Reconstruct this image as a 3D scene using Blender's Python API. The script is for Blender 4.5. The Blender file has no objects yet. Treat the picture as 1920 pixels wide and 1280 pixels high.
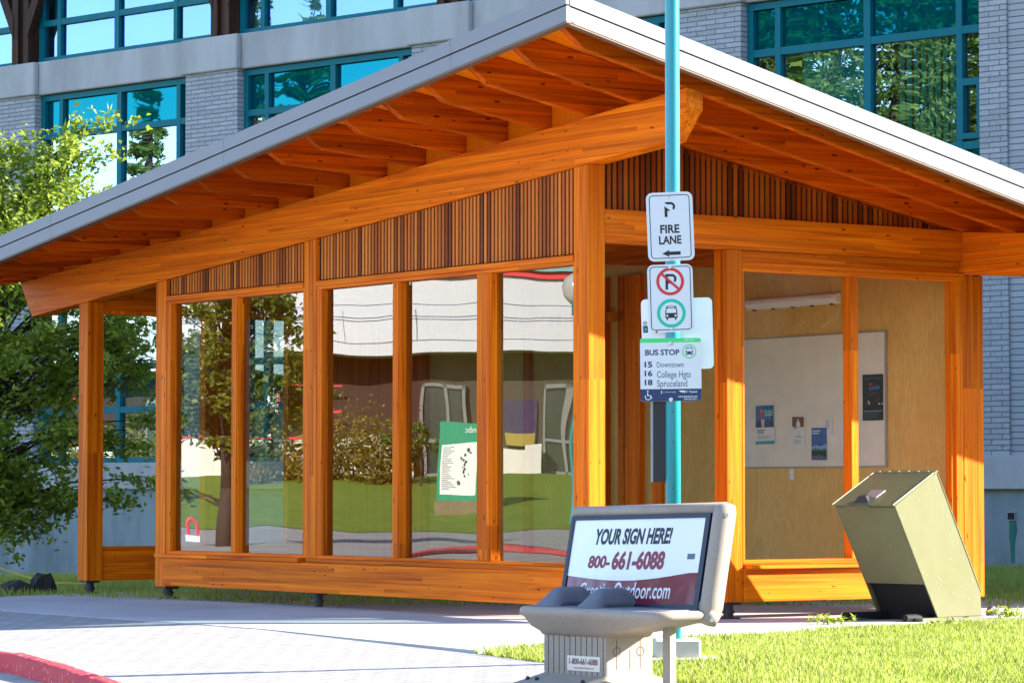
import bpy, bmesh, math, random
import numpy as np
from mathutils import Vector, Matrix

random.seed(7)
rng = np.random.default_rng(7)
R = math.radians
S = bpy.context.scene
COL = S.collection

# ------------------------------------------------------------------ camera, sky, sun, exposure
F = 6000.0 / 1920.0                      # focal length in image widths
H = 1.07                                 # eye height above the shelter slab
PITCH = math.atan(276 / 6000)
cd = bpy.data.cameras.new("camera")
cam = bpy.data.objects.new("camera", cd)
COL.objects.link(cam)
cd.sensor_fit = 'HORIZONTAL'
cd.sensor_width = 36.0
cd.lens = 36.0 * F
cd.clip_start = 0.5
cd.clip_end = 3000
cam.location = (0, 0, H)
cam.rotation_euler = (R(90) + PITCH, 0, 0)
S.camera = cam

SUN_AZ, SUN_EL = R(3), R(25)             # azimuth from +x towards +y
w = bpy.data.worlds.new("World")
S.world = w
w.use_nodes = True
nt = w.node_tree
bg = nt.nodes["Background"]
sky = nt.nodes.new("ShaderNodeTexSky")
sky.sky_type = 'NISHITA'
sky.sun_disc = False
sky.sun_elevation = SUN_EL
sky.sun_rotation = R(90) - SUN_AZ
sky.air_density = 1.0
sky.dust_density = 0.4
sky.ozone_density = 1.6
tint = nt.nodes.new("ShaderNodeMix")
tint.data_type = 'RGBA'
tint.blend_type = 'MULTIPLY'
tint.inputs[0].default_value = 1.0
tint.inputs[7].default_value = (.95, .98, 1.08, 1)
nt.links.new(sky.outputs[0], tint.inputs[6])
nt.links.new(tint.outputs[2], bg.inputs[0])
bg.inputs[1].default_value = 0.12
sd = bpy.data.lights.new("sun", 'SUN')
sun = bpy.data.objects.new("sun", sd)
COL.objects.link(sun)
sd.energy = 5.0
sd.angle = R(0.5)
sd.color = (1.0, 0.93, 0.82)
sv = Vector((math.cos(SUN_AZ) * math.cos(SUN_EL), math.sin(SUN_AZ) * math.cos(SUN_EL), math.sin(SUN_EL)))
sun.rotation_euler = sv.to_track_quat('Z', 'Y').to_euler()
sun.location = sv * 60
S.view_settings.view_transform = 'Standard'
S.view_settings.look = 'None'
S.view_settings.exposure = 2.2
S.view_settings.gamma = 1.0
S.render.engine = 'CYCLES'
S.cycles.max_bounces = 8
S.cycles.transparent_max_bounces = 16

# ------------------------------------------------------------------ coordinate helpers
ANG_A = R(34.85)                         # the shelter's long side runs along +u, its short side along +v
UA = Vector((-math.sin(ANG_A), math.cos(ANG_A), 0))
VB = Vector((math.cos(ANG_A), math.sin(ANG_A), 0))
C = Vector((0.61207512, 25.5793181, 0))
ANG_C = R(47.34)                         # the office building's facade
CS = Vector((-math.sin(ANG_C), math.cos(ANG_C), 0))
CN = Vector((-math.cos(ANG_C), -math.sin(ANG_C), 0))
C0 = Vector((6.73954, 44.0, 0))

def W(u, v, z=0.0):
    return C + UA * u + VB * v + Vector((0, 0, z))

def uv_of(p):
    q = Vector((p[0], p[1], 0)) - C
    return q.dot(UA), q.dot(VB)

# ------------------------------------------------------------------ mesh builder
class MB:
    def __init__(s):
        s.v = []; s.f = []; s.m = []
        s.mi = 0
    def add(s, vs, fs, mi=None):
        o = len(s.v)
        s.v += [tuple(p) for p in vs]
        s.f += [tuple(i + o for i in f) for f in fs]
        s.m += [s.mi if mi is None else mi] * len(fs)
        return s
    def hexa(s, p):                       # 8 points: bottom ring 0-3, top ring 4-7
        return s.add(p, [(3, 2, 1, 0), (4, 5, 6, 7), (0, 1, 5, 4), (1, 2, 6, 5), (2, 3, 7, 6), (3, 0, 4, 7)])
    def box(s, x0, x1, y0, y1, z0, z1):
        if x0 > x1: x0, x1 = x1, x0
        if y0 > y1: y0, y1 = y1, y0
        if z0 > z1: z0, z1 = z1, z0
        return s.hexa([(x0, y0, z0), (x1, y0, z0), (x1, y1, z0), (x0, y1, z0),
                       (x0, y0, z1), (x1, y0, z1), (x1, y1, z1), (x0, y1, z1)])
    def prism(s, ring, ext):              # ring of 3d points (planar), extruded by vector ext
        n = len(ring)
        a = [Vector(p) for p in ring]
        e = Vector(ext)
        nrm = Vector((0, 0, 0))
        for i in range(n):
            nrm += a[i].cross(a[(i + 1) % n])
        if nrm.dot(e) > 0:
            a.reverse()
        b = [p + e for p in a]
        fs = [tuple(range(n)), tuple(range(2 * n - 1, n - 1, -1))]
        for i in range(n):
            j = (i + 1) % n
            fs.append((j, i, n + i, n + j))
        return s.add(a + b, fs)
    def quad(s, a, b, c, d):
        return s.add([a, b, c, d], [(0, 1, 2, 3)])
    def tube(s, p0, p1, r0, r1=None, n=12, caps=True):
        r1 = r0 if r1 is None else r1
        p0 = Vector(p0); p1 = Vector(p1)
        d = (p1 - p0).normalized()
        t = Vector((0, 0, 1)) if abs(d.z) < .9 else Vector((1, 0, 0))
        x = d.cross(t).normalized(); y = d.cross(x)
        vs = []
        for p, r in ((p0, r0), (p1, r1)):
            for i in range(n):
                a = 2 * math.pi * i / n
                vs.append(p + x * (r * math.cos(a)) + y * (r * math.sin(a)))
        fs = [(i, i + n, (i + 1) % n + n, (i + 1) % n) for i in range(n)]
        if caps:
            fs += [tuple(range(n)), tuple(range(2 * n - 1, n - 1, -1))]
        return s.add(vs, fs)
    def path(s, pts, r, n=6):
        for a, b in zip(pts[:-1], pts[1:]):
            s.tube(a, b, r, r, n)
        return s
    def lathe(s, prof, n=24, c=(0, 0)):
        vs = []; fs = []
        for (r, z) in prof:
            for i in range(n):
                a = 2 * math.pi * i / n
                vs.append((c[0] + r * math.cos(a), c[1] + r * math.sin(a), z))
        for k in range(len(prof) - 1):
            for i in range(n):
                j = (i + 1) % n
                fs.append((k * n + i, k * n + j, (k + 1) * n + j, (k + 1) * n + i))
        fs.append(tuple(range(n - 1, -1, -1)))
        fs.append(tuple(range((len(prof) - 1) * n, len(prof) * n)))
        return s.add(vs, fs)
    def build(s, name, mats, parent=None, smooth=False, bevel=0, seg=1, loc=None, rotz=None):
        me = bpy.data.meshes.new(name)
        me.from_pydata(s.v, [], s.f)
        if not isinstance(mats, (list, tuple)):
            mats = [mats]
        for m in mats:
            me.materials.append(m)
        me.polygons.foreach_set("material_index", s.m)
        if smooth:
            me.polygons.foreach_set("use_smooth", [True] * len(me.polygons))
        me.update()
        o = bpy.data.objects.new(name, me)
        COL.objects.link(o)
        if parent is not None:
            o.parent = parent
        if loc is not None:
            o.location = loc
        if rotz is not None:
            o.rotation_euler = (0, 0, rotz)
        if bevel:
            b = o.modifiers.new("bevel", 'BEVEL')
            b.width = bevel; b.segments = seg; b.limit_method = 'ANGLE'; b.angle_limit = R(35)
        return o

def tag(o, label=None, cat=None, group=None, kind=None):
    if label: o["label"] = label
    if cat: o["category"] = cat
    if group: o["group"] = group
    if kind: o["kind"] = kind
    return o

def empty(name, loc, rotz=0.0, label=None, cat=None, group=None):
    o = bpy.data.objects.new(name, None)
    COL.objects.link(o)
    o.location = loc
    o.rotation_euler = (0, 0, rotz)
    o.empty_display_size = .2
    return tag(o, label, cat, group)

def copy_thing(root, loc, rotz=None, scale=None, label=None):
    r = root.copy(); COL.objects.link(r); r.location = loc
    if rotz is not None: r.rotation_euler = (0, 0, rotz)
    if scale is not None: r.scale = scale
    if label: r["label"] = label
    for ch in list(root.children):
        c = ch.copy(); COL.objects.link(c); c.parent = r
        for g in list(ch.children):
            d = g.copy(); COL.objects.link(d); d.parent = c
    return r

# ------------------------------------------------------------------ materials
def lin(r, g, b):
    f = lambda c: c / 12.92 if c <= .04045 else ((c + .055) / 1.055) ** 2.4
    return (f(r / 255), f(g / 255), f(b / 255), 1)

class NT:
    def __init__(s, name):
        s.mat = bpy.data.materials.new(name)
        s.mat.use_nodes = True
        s.t = s.mat.node_tree
        s.b = s.t.nodes["Principled BSDF"]
        s.out = s.t.nodes["Material Output"]
    def n(s, typ, **kw):
        nd = s.t.nodes.new("ShaderNode" + typ)
        for k, v in kw.items():
            if k.startswith("i_"):
                k2 = k[2:]
                k2 = int(k2) if k2.isdigit() else k2.replace("_", " ")
                nd.inputs[k2].default_value = v
            else:
                setattr(nd, k, v)
        return nd
    def l(s, a, b):
        s.t.links.new(a, b)
    def obj(s, scale=(1, 1, 1), rot=(0, 0, 0), loc=(0, 0, 0)):
        tc = s.n("TexCoord"); mp = s.n("Mapping")
        mp.inputs["Scale"].default_value = scale
        mp.inputs["Rotation"].default_value = rot
        mp.inputs["Location"].default_value = loc
        s.l(tc.outputs["Object"], mp.inputs[0])
        return mp.outputs[0]
    def noise(s, vec, scale=1, detail=4, rough=.55, dist=0):
        x = s.n("TexNoise")
        x.inputs["Scale"].default_value = scale
        x.inputs["Detail"].default_value = detail
        x.inputs["Roughness"].default_value = rough
        x.inputs["Distortion"].default_value = dist
        if vec is not None: s.l(vec, x.inputs["Vector"])
        return x.outputs["Fac"]
    def ramp(s, fac, stops, interp='LINEAR'):
        x = s.n("ValToRGB")
        x.color_ramp.interpolation = interp
        e = x.color_ramp.elements
        while len(e) < len(stops): e.new(.5)
        for i, (p, c) in enumerate(stops):
            e[i].position = p
            e[i].color = c if len(c) == 4 else (*c, 1)
        s.l(fac, x.inputs[0])
        return x.outputs[0]
    def mix(s, a, b, fac, mode='MIX'):
        x = s.n("Mix", data_type='RGBA', blend_type=mode)
        for i, q in ((6, a), (7, b)):
            if isinstance(q, tuple): x.inputs[i].default_value = q if len(q) == 4 else (*q, 1)
            else: s.l(q, x.inputs[i])
        if isinstance(fac, (int, float)): x.inputs[0].default_value = fac
        else: s.l(fac, x.inputs[0])
        return x.outputs[2]
    def math(s, op, a, b=None, c=None):
        x = s.n("Math", operation=op)
        for i, q in enumerate((a, b, c)):
            if q is None: continue
            if isinstance(q, (int, float)): x.inputs[i].default_value = q
            else: s.l(q, x.inputs[i])
        return x.outputs[0]
    def bump(s, h, strength=.3, dist=.01, normal=None):
        x = s.n("Bump")
        x.inputs["Strength"].default_value = strength
        x.inputs["Distance"].default_value = dist
        s.l(h, x.inputs["Height"])
        return x.outputs[0]
    def set(s, color=None, rough=None, metal=None, spec=None, normal=None, coat=None):
        b = s.b
        for nm, v in (("Base Color", color), ("Roughness", rough), ("Metallic", metal), ("Specular IOR Level", spec), ("Normal", normal), ("Coat Weight", coat)):
            if v is None: continue
            if isinstance(v, (int, float)): b.inputs[nm].default_value = v
            elif isinstance(v, tuple): b.inputs[nm].default_value = v if len(v) == 4 else (*v, 1)
            else: s.l(v, b.inputs[nm])
        return s.mat

def plain(name, col, rough=.6, metal=0, var=.12, scale=6, spec=.4, bump=0):
    m = NT(name)
    v = m.obj()
    n = m.noise(v, scale, 5)
    c = m.mix(col, tuple(x * (1 - var * 2.2) for x in col[:3]), m.math('MULTIPLY', m.math('SUBTRACT', n, .3), 1.6)) if var else col
    m.set(color=c, rough=rough, metal=metal, spec=spec)
    if bump:
        m.set(normal=m.bump(m.noise(v, scale * 12, 3), .35, bump))
    return m.mat

def wood(name, axis, tone=1.0, lam=.04, length=3.1, red=0.0, knots=True, cols=None, kn=.17):
    """stained glulam: grain along an object axis, laminations stacked across it"""
    m = NT(name)
    tc = m.n("TexCoord")
    sep = m.n("SeparateXYZ"); m.l(tc.outputs["Object"], sep.inputs[0])
    X = sep.outputs
    ax = 'xyz'.index(axis)
    along = X[ax]
    across = X[2] if ax != 2 else X[0]
    other = X[1] if ax == 0 else (X[0] if ax == 1 else X[1])
    li = m.math('FLOOR', m.math('DIVIDE', across, lam))
    wn = m.n("TexWhiteNoise", noise_dimensions='1D'); m.l(li, wn.inputs["W"])
    seg = m.math('FLOOR', m.math('ADD', m.math('DIVIDE', along, length), m.math('MULTIPLY', wn.outputs[0], 7.3)))
    wn2 = m.n("TexWhiteNoise", noise_dimensions='2D')
    cb = m.n("CombineXYZ"); m.l(li, cb.inputs[0]); m.l(seg, cb.inputs[1])
    m.l(cb.outputs[0], wn2.inputs["Vector"])
    off = m.n("CombineXYZ")
    k = m.math('MULTIPLY', wn2.outputs[0], 5.0)
    m.l(m.math('ADD', m.math('MULTIPLY', along, .6), k), off.inputs[0])
    m.l(m.math('ADD', m.math('MULTIPLY', across, 26), k), off.inputs[1])
    m.l(m.math('ADD', m.math('MULTIPLY', other, 26), k), off.inputs[2])
    g = m.noise(off.outputs[0], 1.0, 6, .6, .7)
    d, b_, l_ = cols or ((.40, .053, .001), (.73, .143, .0025), (.90, .24, .005))
    t = tone
    c = m.ramp(g, [(.28, tuple(x * t for x in d)), (.5, tuple(x * t for x in b_)), (.74, tuple(x * t for x in l_))])
    oi = m.n("ObjectInfo")
    br = m.math('MULTIPLY', m.math('ADD', m.math('MULTIPLY', wn2.outputs[0], .30), .83), m.math('ADD', m.math('MULTIPLY', oi.outputs["Random"], .32), .83))
    mul = m.n("Vector" + "Math", operation='SCALE')
    m.l(c, mul.inputs[0]); m.l(br, mul.inputs["Scale"])
    c = mul.outputs[0]
    if knots:
        kv = m.n("CombineXYZ")
        m.l(m.math('MULTIPLY', along, 2.3), kv.inputs[0])
        m.l(m.math('MULTIPLY', across, 7.0), kv.inputs[1])
        m.l(m.math('MULTIPLY', other, 7.0), kv.inputs[2])
        vo = m.n("TexVoronoi"); vo.inputs["Scale"].default_value = 2.6
        m.l(kv.outputs[0], vo.inputs["Vector"])
        rs = m.n("SeparateXYZ"); m.l(vo.outputs["Color"], rs.inputs[0])
        thr = m.math('MULTIPLY', m.math('POWER', rs.outputs[0], 1.6), kn)
        kf = m.math('LESS_THAN', vo.outputs["Distance"], thr)
        c = m.mix(c, (.06, .010, .002), m.math('MULTIPLY', kf, .8))
    m.set(color=c, rough=.5, spec=.08, normal=m.bump(g, .25, .002))
    return m.mat

M = {}
M['wood_u'] = wood('stained glulam lengthwise', 'x')
M['wood_v'] = wood('stained glulam crosswise', 'y')
M['wood_z'] = wood('stained timber upright', 'z', lam=.09, length=2.6)
M['rafter_shaded'] = wood('rafter wood with painted shade', 'y', lam=.06, length=4.5, kn=.22, cols=((.25, .026, .001), (.53, .08, .0015), (.70, .14, .002)))  # beam wood darkened for the rafters: soffit shade put into the colour
M['soffit'] = wood('soffit plywood', 'y', lam=1.2, length=2.4, knots=False, cols=((.68, .14, .001), (.84, .19, .002), (.90, .225, .003)))
M['fine_z'] = wood('frame timber upright', 'z', lam=.12, length=3)

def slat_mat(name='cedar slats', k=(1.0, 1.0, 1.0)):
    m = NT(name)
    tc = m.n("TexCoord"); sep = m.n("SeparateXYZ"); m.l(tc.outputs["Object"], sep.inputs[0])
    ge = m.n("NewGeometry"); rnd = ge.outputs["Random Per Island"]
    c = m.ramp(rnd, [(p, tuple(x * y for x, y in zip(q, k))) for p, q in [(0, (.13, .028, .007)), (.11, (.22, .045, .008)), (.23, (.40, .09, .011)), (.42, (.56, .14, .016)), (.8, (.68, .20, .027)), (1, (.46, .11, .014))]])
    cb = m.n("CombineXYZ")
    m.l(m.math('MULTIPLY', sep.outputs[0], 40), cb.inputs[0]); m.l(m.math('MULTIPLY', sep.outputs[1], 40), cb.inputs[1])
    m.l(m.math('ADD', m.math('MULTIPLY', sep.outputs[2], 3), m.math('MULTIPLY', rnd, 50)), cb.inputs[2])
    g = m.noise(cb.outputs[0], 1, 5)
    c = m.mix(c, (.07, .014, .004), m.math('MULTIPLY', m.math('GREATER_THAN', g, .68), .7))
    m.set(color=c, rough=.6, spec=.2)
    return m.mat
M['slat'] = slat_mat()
M['slat_dark_shaded'] = slat_mat('dark shaded cedar slats', (.66, .46, .3))  # deeper cedar tone for the short gable, partly overhang shade put into the colour
M['dark_gap'] = plain('dark backing', (.012, .006, .004, 1), .9, var=0)

def plywood():
    m = NT('fir plywood')
    v = m.obj((9, 9, 1.1))
    n = m.noise(v, .55, 5, .6, 2.2)
    wv = m.math('FRACT', m.math('MULTIPLY', n, 9))
    c = m.ramp(wv, [(0, (.62, .36, .095)), (.5, (.76, .47, .14)), (1, (.66, .39, .105))])
    big = m.noise(m.obj((.9, .9, .5)), 1.3, 3)
    c = m.mix(c, (.50, .26, .06), m.math('MULTIPLY', m.math('SUBTRACT', big, .42), 2.0))
    sp = m.obj((3.2, 3.2, 1.6))
    vo = m.n("TexVoronoi"); vo.inputs["Scale"].default_value = 1.0; m.l(sp, vo.inputs["Vector"])
    c = m.mix(c, (.62, .38, .13), m.math('MULTIPLY', m.math('LESS_THAN', vo.outputs["Distance"], .085), .55))
    m.set(color=c, rough=.55, spec=.25)
    return m.mat
M['plywood'] = plywood()

def metal_paint(name, col, rough=.35):
    m = NT(name)
    v = m.obj()
    n = m.noise(v, 3, 4)
    c = m.mix(col, tuple(x * .86 for x in col[:3]), n)
    m.set(color=c, rough=rough, spec=.5)
    return m.mat
M['fascia'] = plain('pale metal flashing', (.19, .191, .215, 1), .5, var=.03, scale=1.5)
M['fascia_gap'] = plain('black joint', (.015, .015, .015, 1), .7, var=0)
M['soffit_edge'] = plain('brown drip edge', (.17, .10, .06, 1), .6, var=.05)
M['fascia_seam'] = plain('flashing seam', (.17, .17, .19, 1), .5, var=0)
M['roof'] = plain('grey roof sheet', (.38, .39, .40, 1), .5)
M['steel_black'] = plain('black steel', (.022, .022, .026, 1), .5, var=.1, scale=20)
M['steel_grey'] = plain('galvanised fixings', (.55, .56, .58, 1), .35, metal=.7, var=.1, scale=30)
M['teal_pole'] = metal_paint('teal pole paint', (.012, .27, .325, 1), .35)
M['teal_frame'] = plain('teal window frame', (.002, .13, .165, 1), .5, var=.06, spec=.12)

def pane_mat(name, tint, refl, ior, wave_scale, wave_dist, stretch=(1, 1, 1), rough=0.0, dirt=False, gcol=(.97, .98, .99, 1)):
    m = NT(name)
    v = m.obj(stretch)
    h = m.noise(v, wave_scale, 1, .4)
    nb = m.bump(h, 1.0, wave_dist)
    tr = m.n("BsdfTransparent"); tr.inputs[0].default_value = (*tint, 1)
    gl = m.n("BsdfGlossy"); gl.inputs["Roughness"].default_value = rough
    gl.inputs["Color"].default_value = gcol
    m.l(nb, gl.inputs["Normal"])
    fr = m.n("Fresnel"); fr.inputs["IOR"].default_value = ior
    ge = m.n("NewGeometry")
    fac = m.math('MULTIPLY', m.math('MINIMUM', m.math('MULTIPLY', fr.outputs[0], refl), .9), m.math('SUBTRACT', 1.0, ge.outputs["Backfacing"]))
    mx = m.n("MixShader")
    m.l(fac, mx.inputs[0]); m.l(tr.outputs[0], mx.inputs[1]); m.l(gl.outputs[0], mx.inputs[2])
    last = mx.outputs[0]
    if dirt:
        tc = m.n("TexCoord"); sep = m.n("SeparateXYZ"); m.l(tc.outputs["Object"], sep.inputs[0])
        low = m.ramp(sep.outputs[2], [(.45, (.55, .55, .55)), (.75, (.1, .1, .1)), (1.0, (.0, .0, .0))])
        sp = m.noise(m.obj((1, 1, 1)), 55, 3, .7)
        film = m.noise(m.obj((1, 1, 1)), 3, 4)
        f1 = m.math('MULTIPLY', m.math('GREATER_THAN', m.math('ADD', sp, m.math('MULTIPLY', low, .10)), .745), .30)
        f2 = m.math('MULTIPLY', film, .002)
        df = m.n("BsdfDiffuse"); df.inputs[0].default_value = (.75, .72, .68, 1)
        m2 = m.n("MixShader"); m.l(m.math('ADD', f1, f2), m2.inputs[0]); m.l(last, m2.inputs[1]); m.l(df.outputs[0], m2.inputs[2])
        last = m2.outputs[0]
    m.l(last, m.out.inputs[0])
    return m.mat
M['pane_long'] = pane_mat('coated shelter glass', (.63, .70, .67), 2.7, 1.52, .9, .0026)
M['pane_short'] = pane_mat('clear shelter glass', (.98, .98, .97), .05, 1.5, .9, .001, dirt=True)
M['office_glass'] = pane_mat('tinted office glass', (.30, .72, .66), 10.0, 1.5, 1.0, .003, (1, 1, .8), gcol=(.50, .66, .80, 1))
M['office_glass_up'] = pane_mat('tinted office glass upper storey', (.55, .86, .92), 11.0, 1.5, 1.0, .003, (1, 1, .8), gcol=(.24, .37, .55, 1))

def spandrel():
    m = NT('teal spandrel glass')
    v = m.obj((1, 1, .8))
    nb = m.bump(m.noise(v, 1.0, 1, .4), 1.0, .003)
    df = m.n("BsdfDiffuse"); df.inputs[0].default_value = (.0, .06, .09, 1)
    gl = m.n("BsdfGlossy"); gl.inputs["Roughness"].default_value = 0.01
    gl.inputs["Color"].default_value = (.010, .25, .32, 1)
    m.l(nb, gl.inputs["Normal"])
    mx = m.n("MixShader"); mx.inputs[0].default_value = .42
    m.l(df.outputs[0], mx.inputs[1]); m.l(gl.outputs[0], mx.inputs[2])
    m.l(mx.outputs[0], m.out.inputs[0])
    return m.mat
M['spandrel'] = spandrel()

def brick_mat(name, col, col2, mortar, bw, bh, axis_rot, bump=.02, rough_noise=40, msize=.008, off=.5):
    m = NT(name)
    tc = m.n("TexCoord"); mp = m.n("Mapping")
    mp.inputs["Rotation"].default_value = axis_rot
    m.l(tc.outputs["Object"], mp.inputs[0])
    b = m.n("TexBrick")
    b.offset = off
    b.inputs["Scale"].default_value = 1.0
    b.inputs["Brick Width"].default_value = bw
    b.inputs["Row Height"].default_value = bh
    b.inputs["Mortar Size"].default_value = msize
    b.inputs["Mortar Smooth"].default_value = .3
    b.inputs["Color1"].default_value = (*col, 1)
    b.inputs["Color2"].default_value = (*col2, 1)
    b.inputs["Mortar"].default_value = (*mortar, 1)
    m.l(mp.outputs[0], b.inputs["Vector"])
    n = m.noise(tc.outputs["Object"], rough_noise, 6, .65)
    c = m.mix(b.outputs[0], (.0, .0, .0), m.math('MULTIPLY', m.math('SUBTRACT', n, .45), .9))
    hh = m.math('SUBTRACT', m.math('MULTIPLY', n, .7), b.outputs["Fac"])
    m.set(color=c, rough=.9, spec=.15, normal=m.bump(hh, .8, bump))
    return m.mat
# facade local frame: x along the facade, y outwards, z up
M['split_block'] = brick_mat('split face block', (.41, .415, .435), (.33, .335, .355), (.18, .185, .20), .36, .076, (R(-90), 0, 0), .04, 22)
M['smooth_block'] = brick_mat('stacked smooth block', (.38, .39, .41), (.33, .34, .36), (.14, .145, .16), .60, .088, (R(-90), 0, 0), .012, 60, off=0.0)

def concrete(name, col, stain=.25, scale=1.0, vert=False, bump=.003):
    m = NT(name)
    v = m.obj((scale, scale, scale * (.25 if vert else 1)))
    a = m.noise(v, 1.2, 6, .6)
    b = m.noise(v, 14, 4, .6)
    d = tuple(x * (1 - stain * 1.8) for x in col)
    c = m.mix((*col, 1), (*d, 1), m.ramp(a, [(.42, (0, 0, 0)), (.72, (1, 1, 1))]))
    c = m.mix(c, tuple(x * .8 for x in col), m.math('MULTIPLY', m.math('GREATER_THAN', b, .62), .25))
    m.set(color=c, rough=.85, spec=.2, normal=m.bump(m.noise(m.obj(), 60, 3), .3, bump))
    return m.mat
M['concrete_band'] = concrete('precast band', (.40, .39, .39), .2, .8, True)
M['concrete_low'] = concrete('stained plinth concrete', (.235, .275, .29), .33, .9, True)
M['slab'] = concrete('broom finished slab', (.43, .42, .42), .13, .7)
M['road'] = concrete('pale road', (.33, .315, .285), .15, .5)
M['footing'] = concrete('footing concrete', (.55, .53, .50), .1, 3)
M['stain_green'] = plain('green stain', (.025, .16, .12, 1), .8, var=.2)
M['timber_dark'] = wood('dark timber column', 'z', cols=((.02, .009, .006), (.045, .02, .012), (.075, .034, .02)), lam=.2, knots=False)
M['blind'] = plain('white blind', (.72, .76, .80, 1), .8, var=.03)
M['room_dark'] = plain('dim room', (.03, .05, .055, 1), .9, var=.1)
M['room_teal'] = plain('teal curtain', (.04, .42, .38, 1), .9, var=.1)

def pavers():
    m = NT('concrete pavers')
    tc = m.n("TexCoord"); mp = m.n("Mapping")
    mp.inputs["Rotation"].default_value = (0, 0, R(45))
    m.l(tc.outputs["Object"], mp.inputs[0])
    b = m.n("TexBrick"); b.offset = .5
    b.inputs["Scale"].default_value = 1
    b.inputs["Brick Width"].default_value = .22; b.inputs["Row Height"].default_value = .11
    b.inputs["Mortar Size"].default_value = .006
    b.inputs["Color1"].default_value = (.345, .335, .325, 1); b.inputs["Color2"].default_value = (.29, .28, .272, 1)
    b.inputs["Mortar"].default_value = (.09, .085, .08, 1)
    m.l(mp.outputs[0], b.inputs["Vector"])
    n = m.noise(tc.outputs["Object"], 2.0, 5)
    c = m.mix(b.outputs[0], (.28, .27, .26), m.math('MULTIPLY', m.math('GREATER_THAN', n, .64), .35))
    n2 = m.noise(tc.outputs["Object"], 70, 3)
    m.set(color=c, rough=.85, spec=.2, normal=m.bump(m.math('SUBTRACT', m.math('MULTIPLY', n2, .4), b.outputs["Fac"]), .6, .006))
    return m.mat
M['pavers'] = pavers()

def red_kerb():
    m = NT('red painted kerb')
    v = m.obj()
    n = m.noise(v, 22, 6, .7)
    a = m.noise(v, 3, 4)
    c = m.mix((.70, .06, .07, 1), (.54, .04, .05, 1), a)
    c = m.mix(c, (.62, .50, .46), m.math('MULTIPLY', m.math('GREATER_THAN', n, .61), .7))
    m.set(color=c, rough=.7, spec=.25, normal=m.bump(n, .9, .03))
    return m.mat
M['kerb'] = red_kerb()

def grass_soil():
    m = NT('lawn ground')
    v = m.obj()
    a = m.noise(v, .9, 5)
    b = m.noise(v, 30, 4, .7)
    c = m.mix((.13, .19, .018, 1), (.22, .23, .04, 1), a)
    c = m.mix(c, (.04, .075, .01), m.math('MULTIPLY', b, .8))
    m.set(color=c, rough=.9, spec=.1, normal=m.bump(b, .8, .03))
    return m.mat
M['lawn'] = grass_soil()

def leaf_mat(name, c1, c2, trans=.35, rough=.45, scale=3.0):
    m = NT(name)
    ge = m.n("NewGeometry")
    rp = m.ramp(ge.outputs["Random Per Island"], [(0, c1), (1, c2)])
    n = m.noise(m.obj(), scale, 2)
    rp = m.mix(rp, tuple(x * .55 for x in c1), m.math('MULTIPLY', m.math('SUBTRACT', n, .4), 1.2))
    m.set(color=rp, rough=rough, spec=.3)
    tl = m.n("BsdfTranslucent")
    tcol = m.mix(rp, (.5, .75, .05), .35)
    m.l(tcol, tl.inputs[0])
    mx = m.n("MixShader"); mx.inputs[0].default_value = trans
    m.l(m.b.outputs[0], mx.inputs[1]); m.l(tl.outputs[0], mx.inputs[2])
    m.l(mx.outputs[0], m.out.inputs[0])
    return m.mat
M['leaf'] = leaf_mat('cherry leaves', (.06, .115, .009), (.42, .46, .075), .5)
M['leaf_conifer'] = leaf_mat('conifer needles', (.04, .085, .018), (.15, .20, .035), .2, .6, .6)
M['leaf_gold'] = leaf_mat('golden shrub leaves', (.12, .11, .015), (.30, .19, .03), .3)
M['leaf_copper'] = leaf_mat('street tree leaves', (.07, .12, .012), (.20, .20, .02), .3)
M['grass'] = leaf_mat('grass blades', (.20, .25, .03), (.44, .43, .13), .4, .5, .8)
M['bark'] = plain('bark', (.05, .035, .026, 1), .9, var=.25, scale=12)

def speckle(name, col, spots, rough=.55):
    m = NT(name)
    v = m.obj()
    n = m.noise(v, 160, 2, .7)
    a = m.noise(v, 4, 4)
    c = m.mix((*col, 1), (*spots, 1), m.math('MULTIPLY', m.math('GREATER_THAN', n, .56), .6))
    c = m.mix(c, tuple(x * .72 for x in col), m.math('MULTIPLY', m.math('GREATER_THAN', a, .58), .28))
    m.set(color=c, rough=rough, spec=.35, normal=m.bump(n, .15, .002))
    return m.mat
M['bench_plastic'] = speckle('speckled beige plastic', (.31, .255, .205), (.19, .155, .125))
M['bench_dark'] = speckle('speckled grey plastic', (.12, .12, .14), (.20, .20, .22))
M['navy'] = plain('navy frame', (.012, .016, .035, 1), .35, var=.1)

def olive():
    m = NT('olive bin paint')
    v = m.obj()
    a = m.noise(v, 5, 5)
    sc = m.noise(m.obj((4, 4, 26)), 1.6, 4, .7)
    c = m.mix((.155, .155, .078, 1), (.125, .122, .056, 1), a)
    c = m.mix(c, (.26, .245, .15), m.math('MULTIPLY', m.math('GREATER_THAN', sc, .66), .45))
    m.set(color=c, rough=.4, spec=.25)
    return m.mat
M['olive'] = olive()
M['void'] = plain('black opening', (.006, .006, .006, 1), .8, var=0)
M['white_sign'] = plain('white sign sheet', (.66, .67, .70, 1), .4, var=.02)
M['ink'] = plain('black ink', (.012, .012, .016, 1), .5, var=0)
M['navy_ink'] = plain('navy ink', (.012, .03, .105, 1), .45, var=0)
M['red_ink'] = plain('red ink', (.62, .018, .022, 1), .45, var=0)
M['green_ink'] = plain('green ink', (.0, .47, .31, 1), .45, var=0)
M['lime_ink'] = plain('bright green ink', (.05, .62, .16, 1), .45, var=0)
M['grey_ink'] = plain('slate ink', (.09, .11, .17, 1), .5, var=0)
M['maroon'] = plain('maroon ink', (.20, .012, .03, 1), .35, var=0)
M['aluminium'] = plain('sign back sheet', (.74, .75, .76, 1), .3, metal=.15, var=.04, spec=.5)
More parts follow.
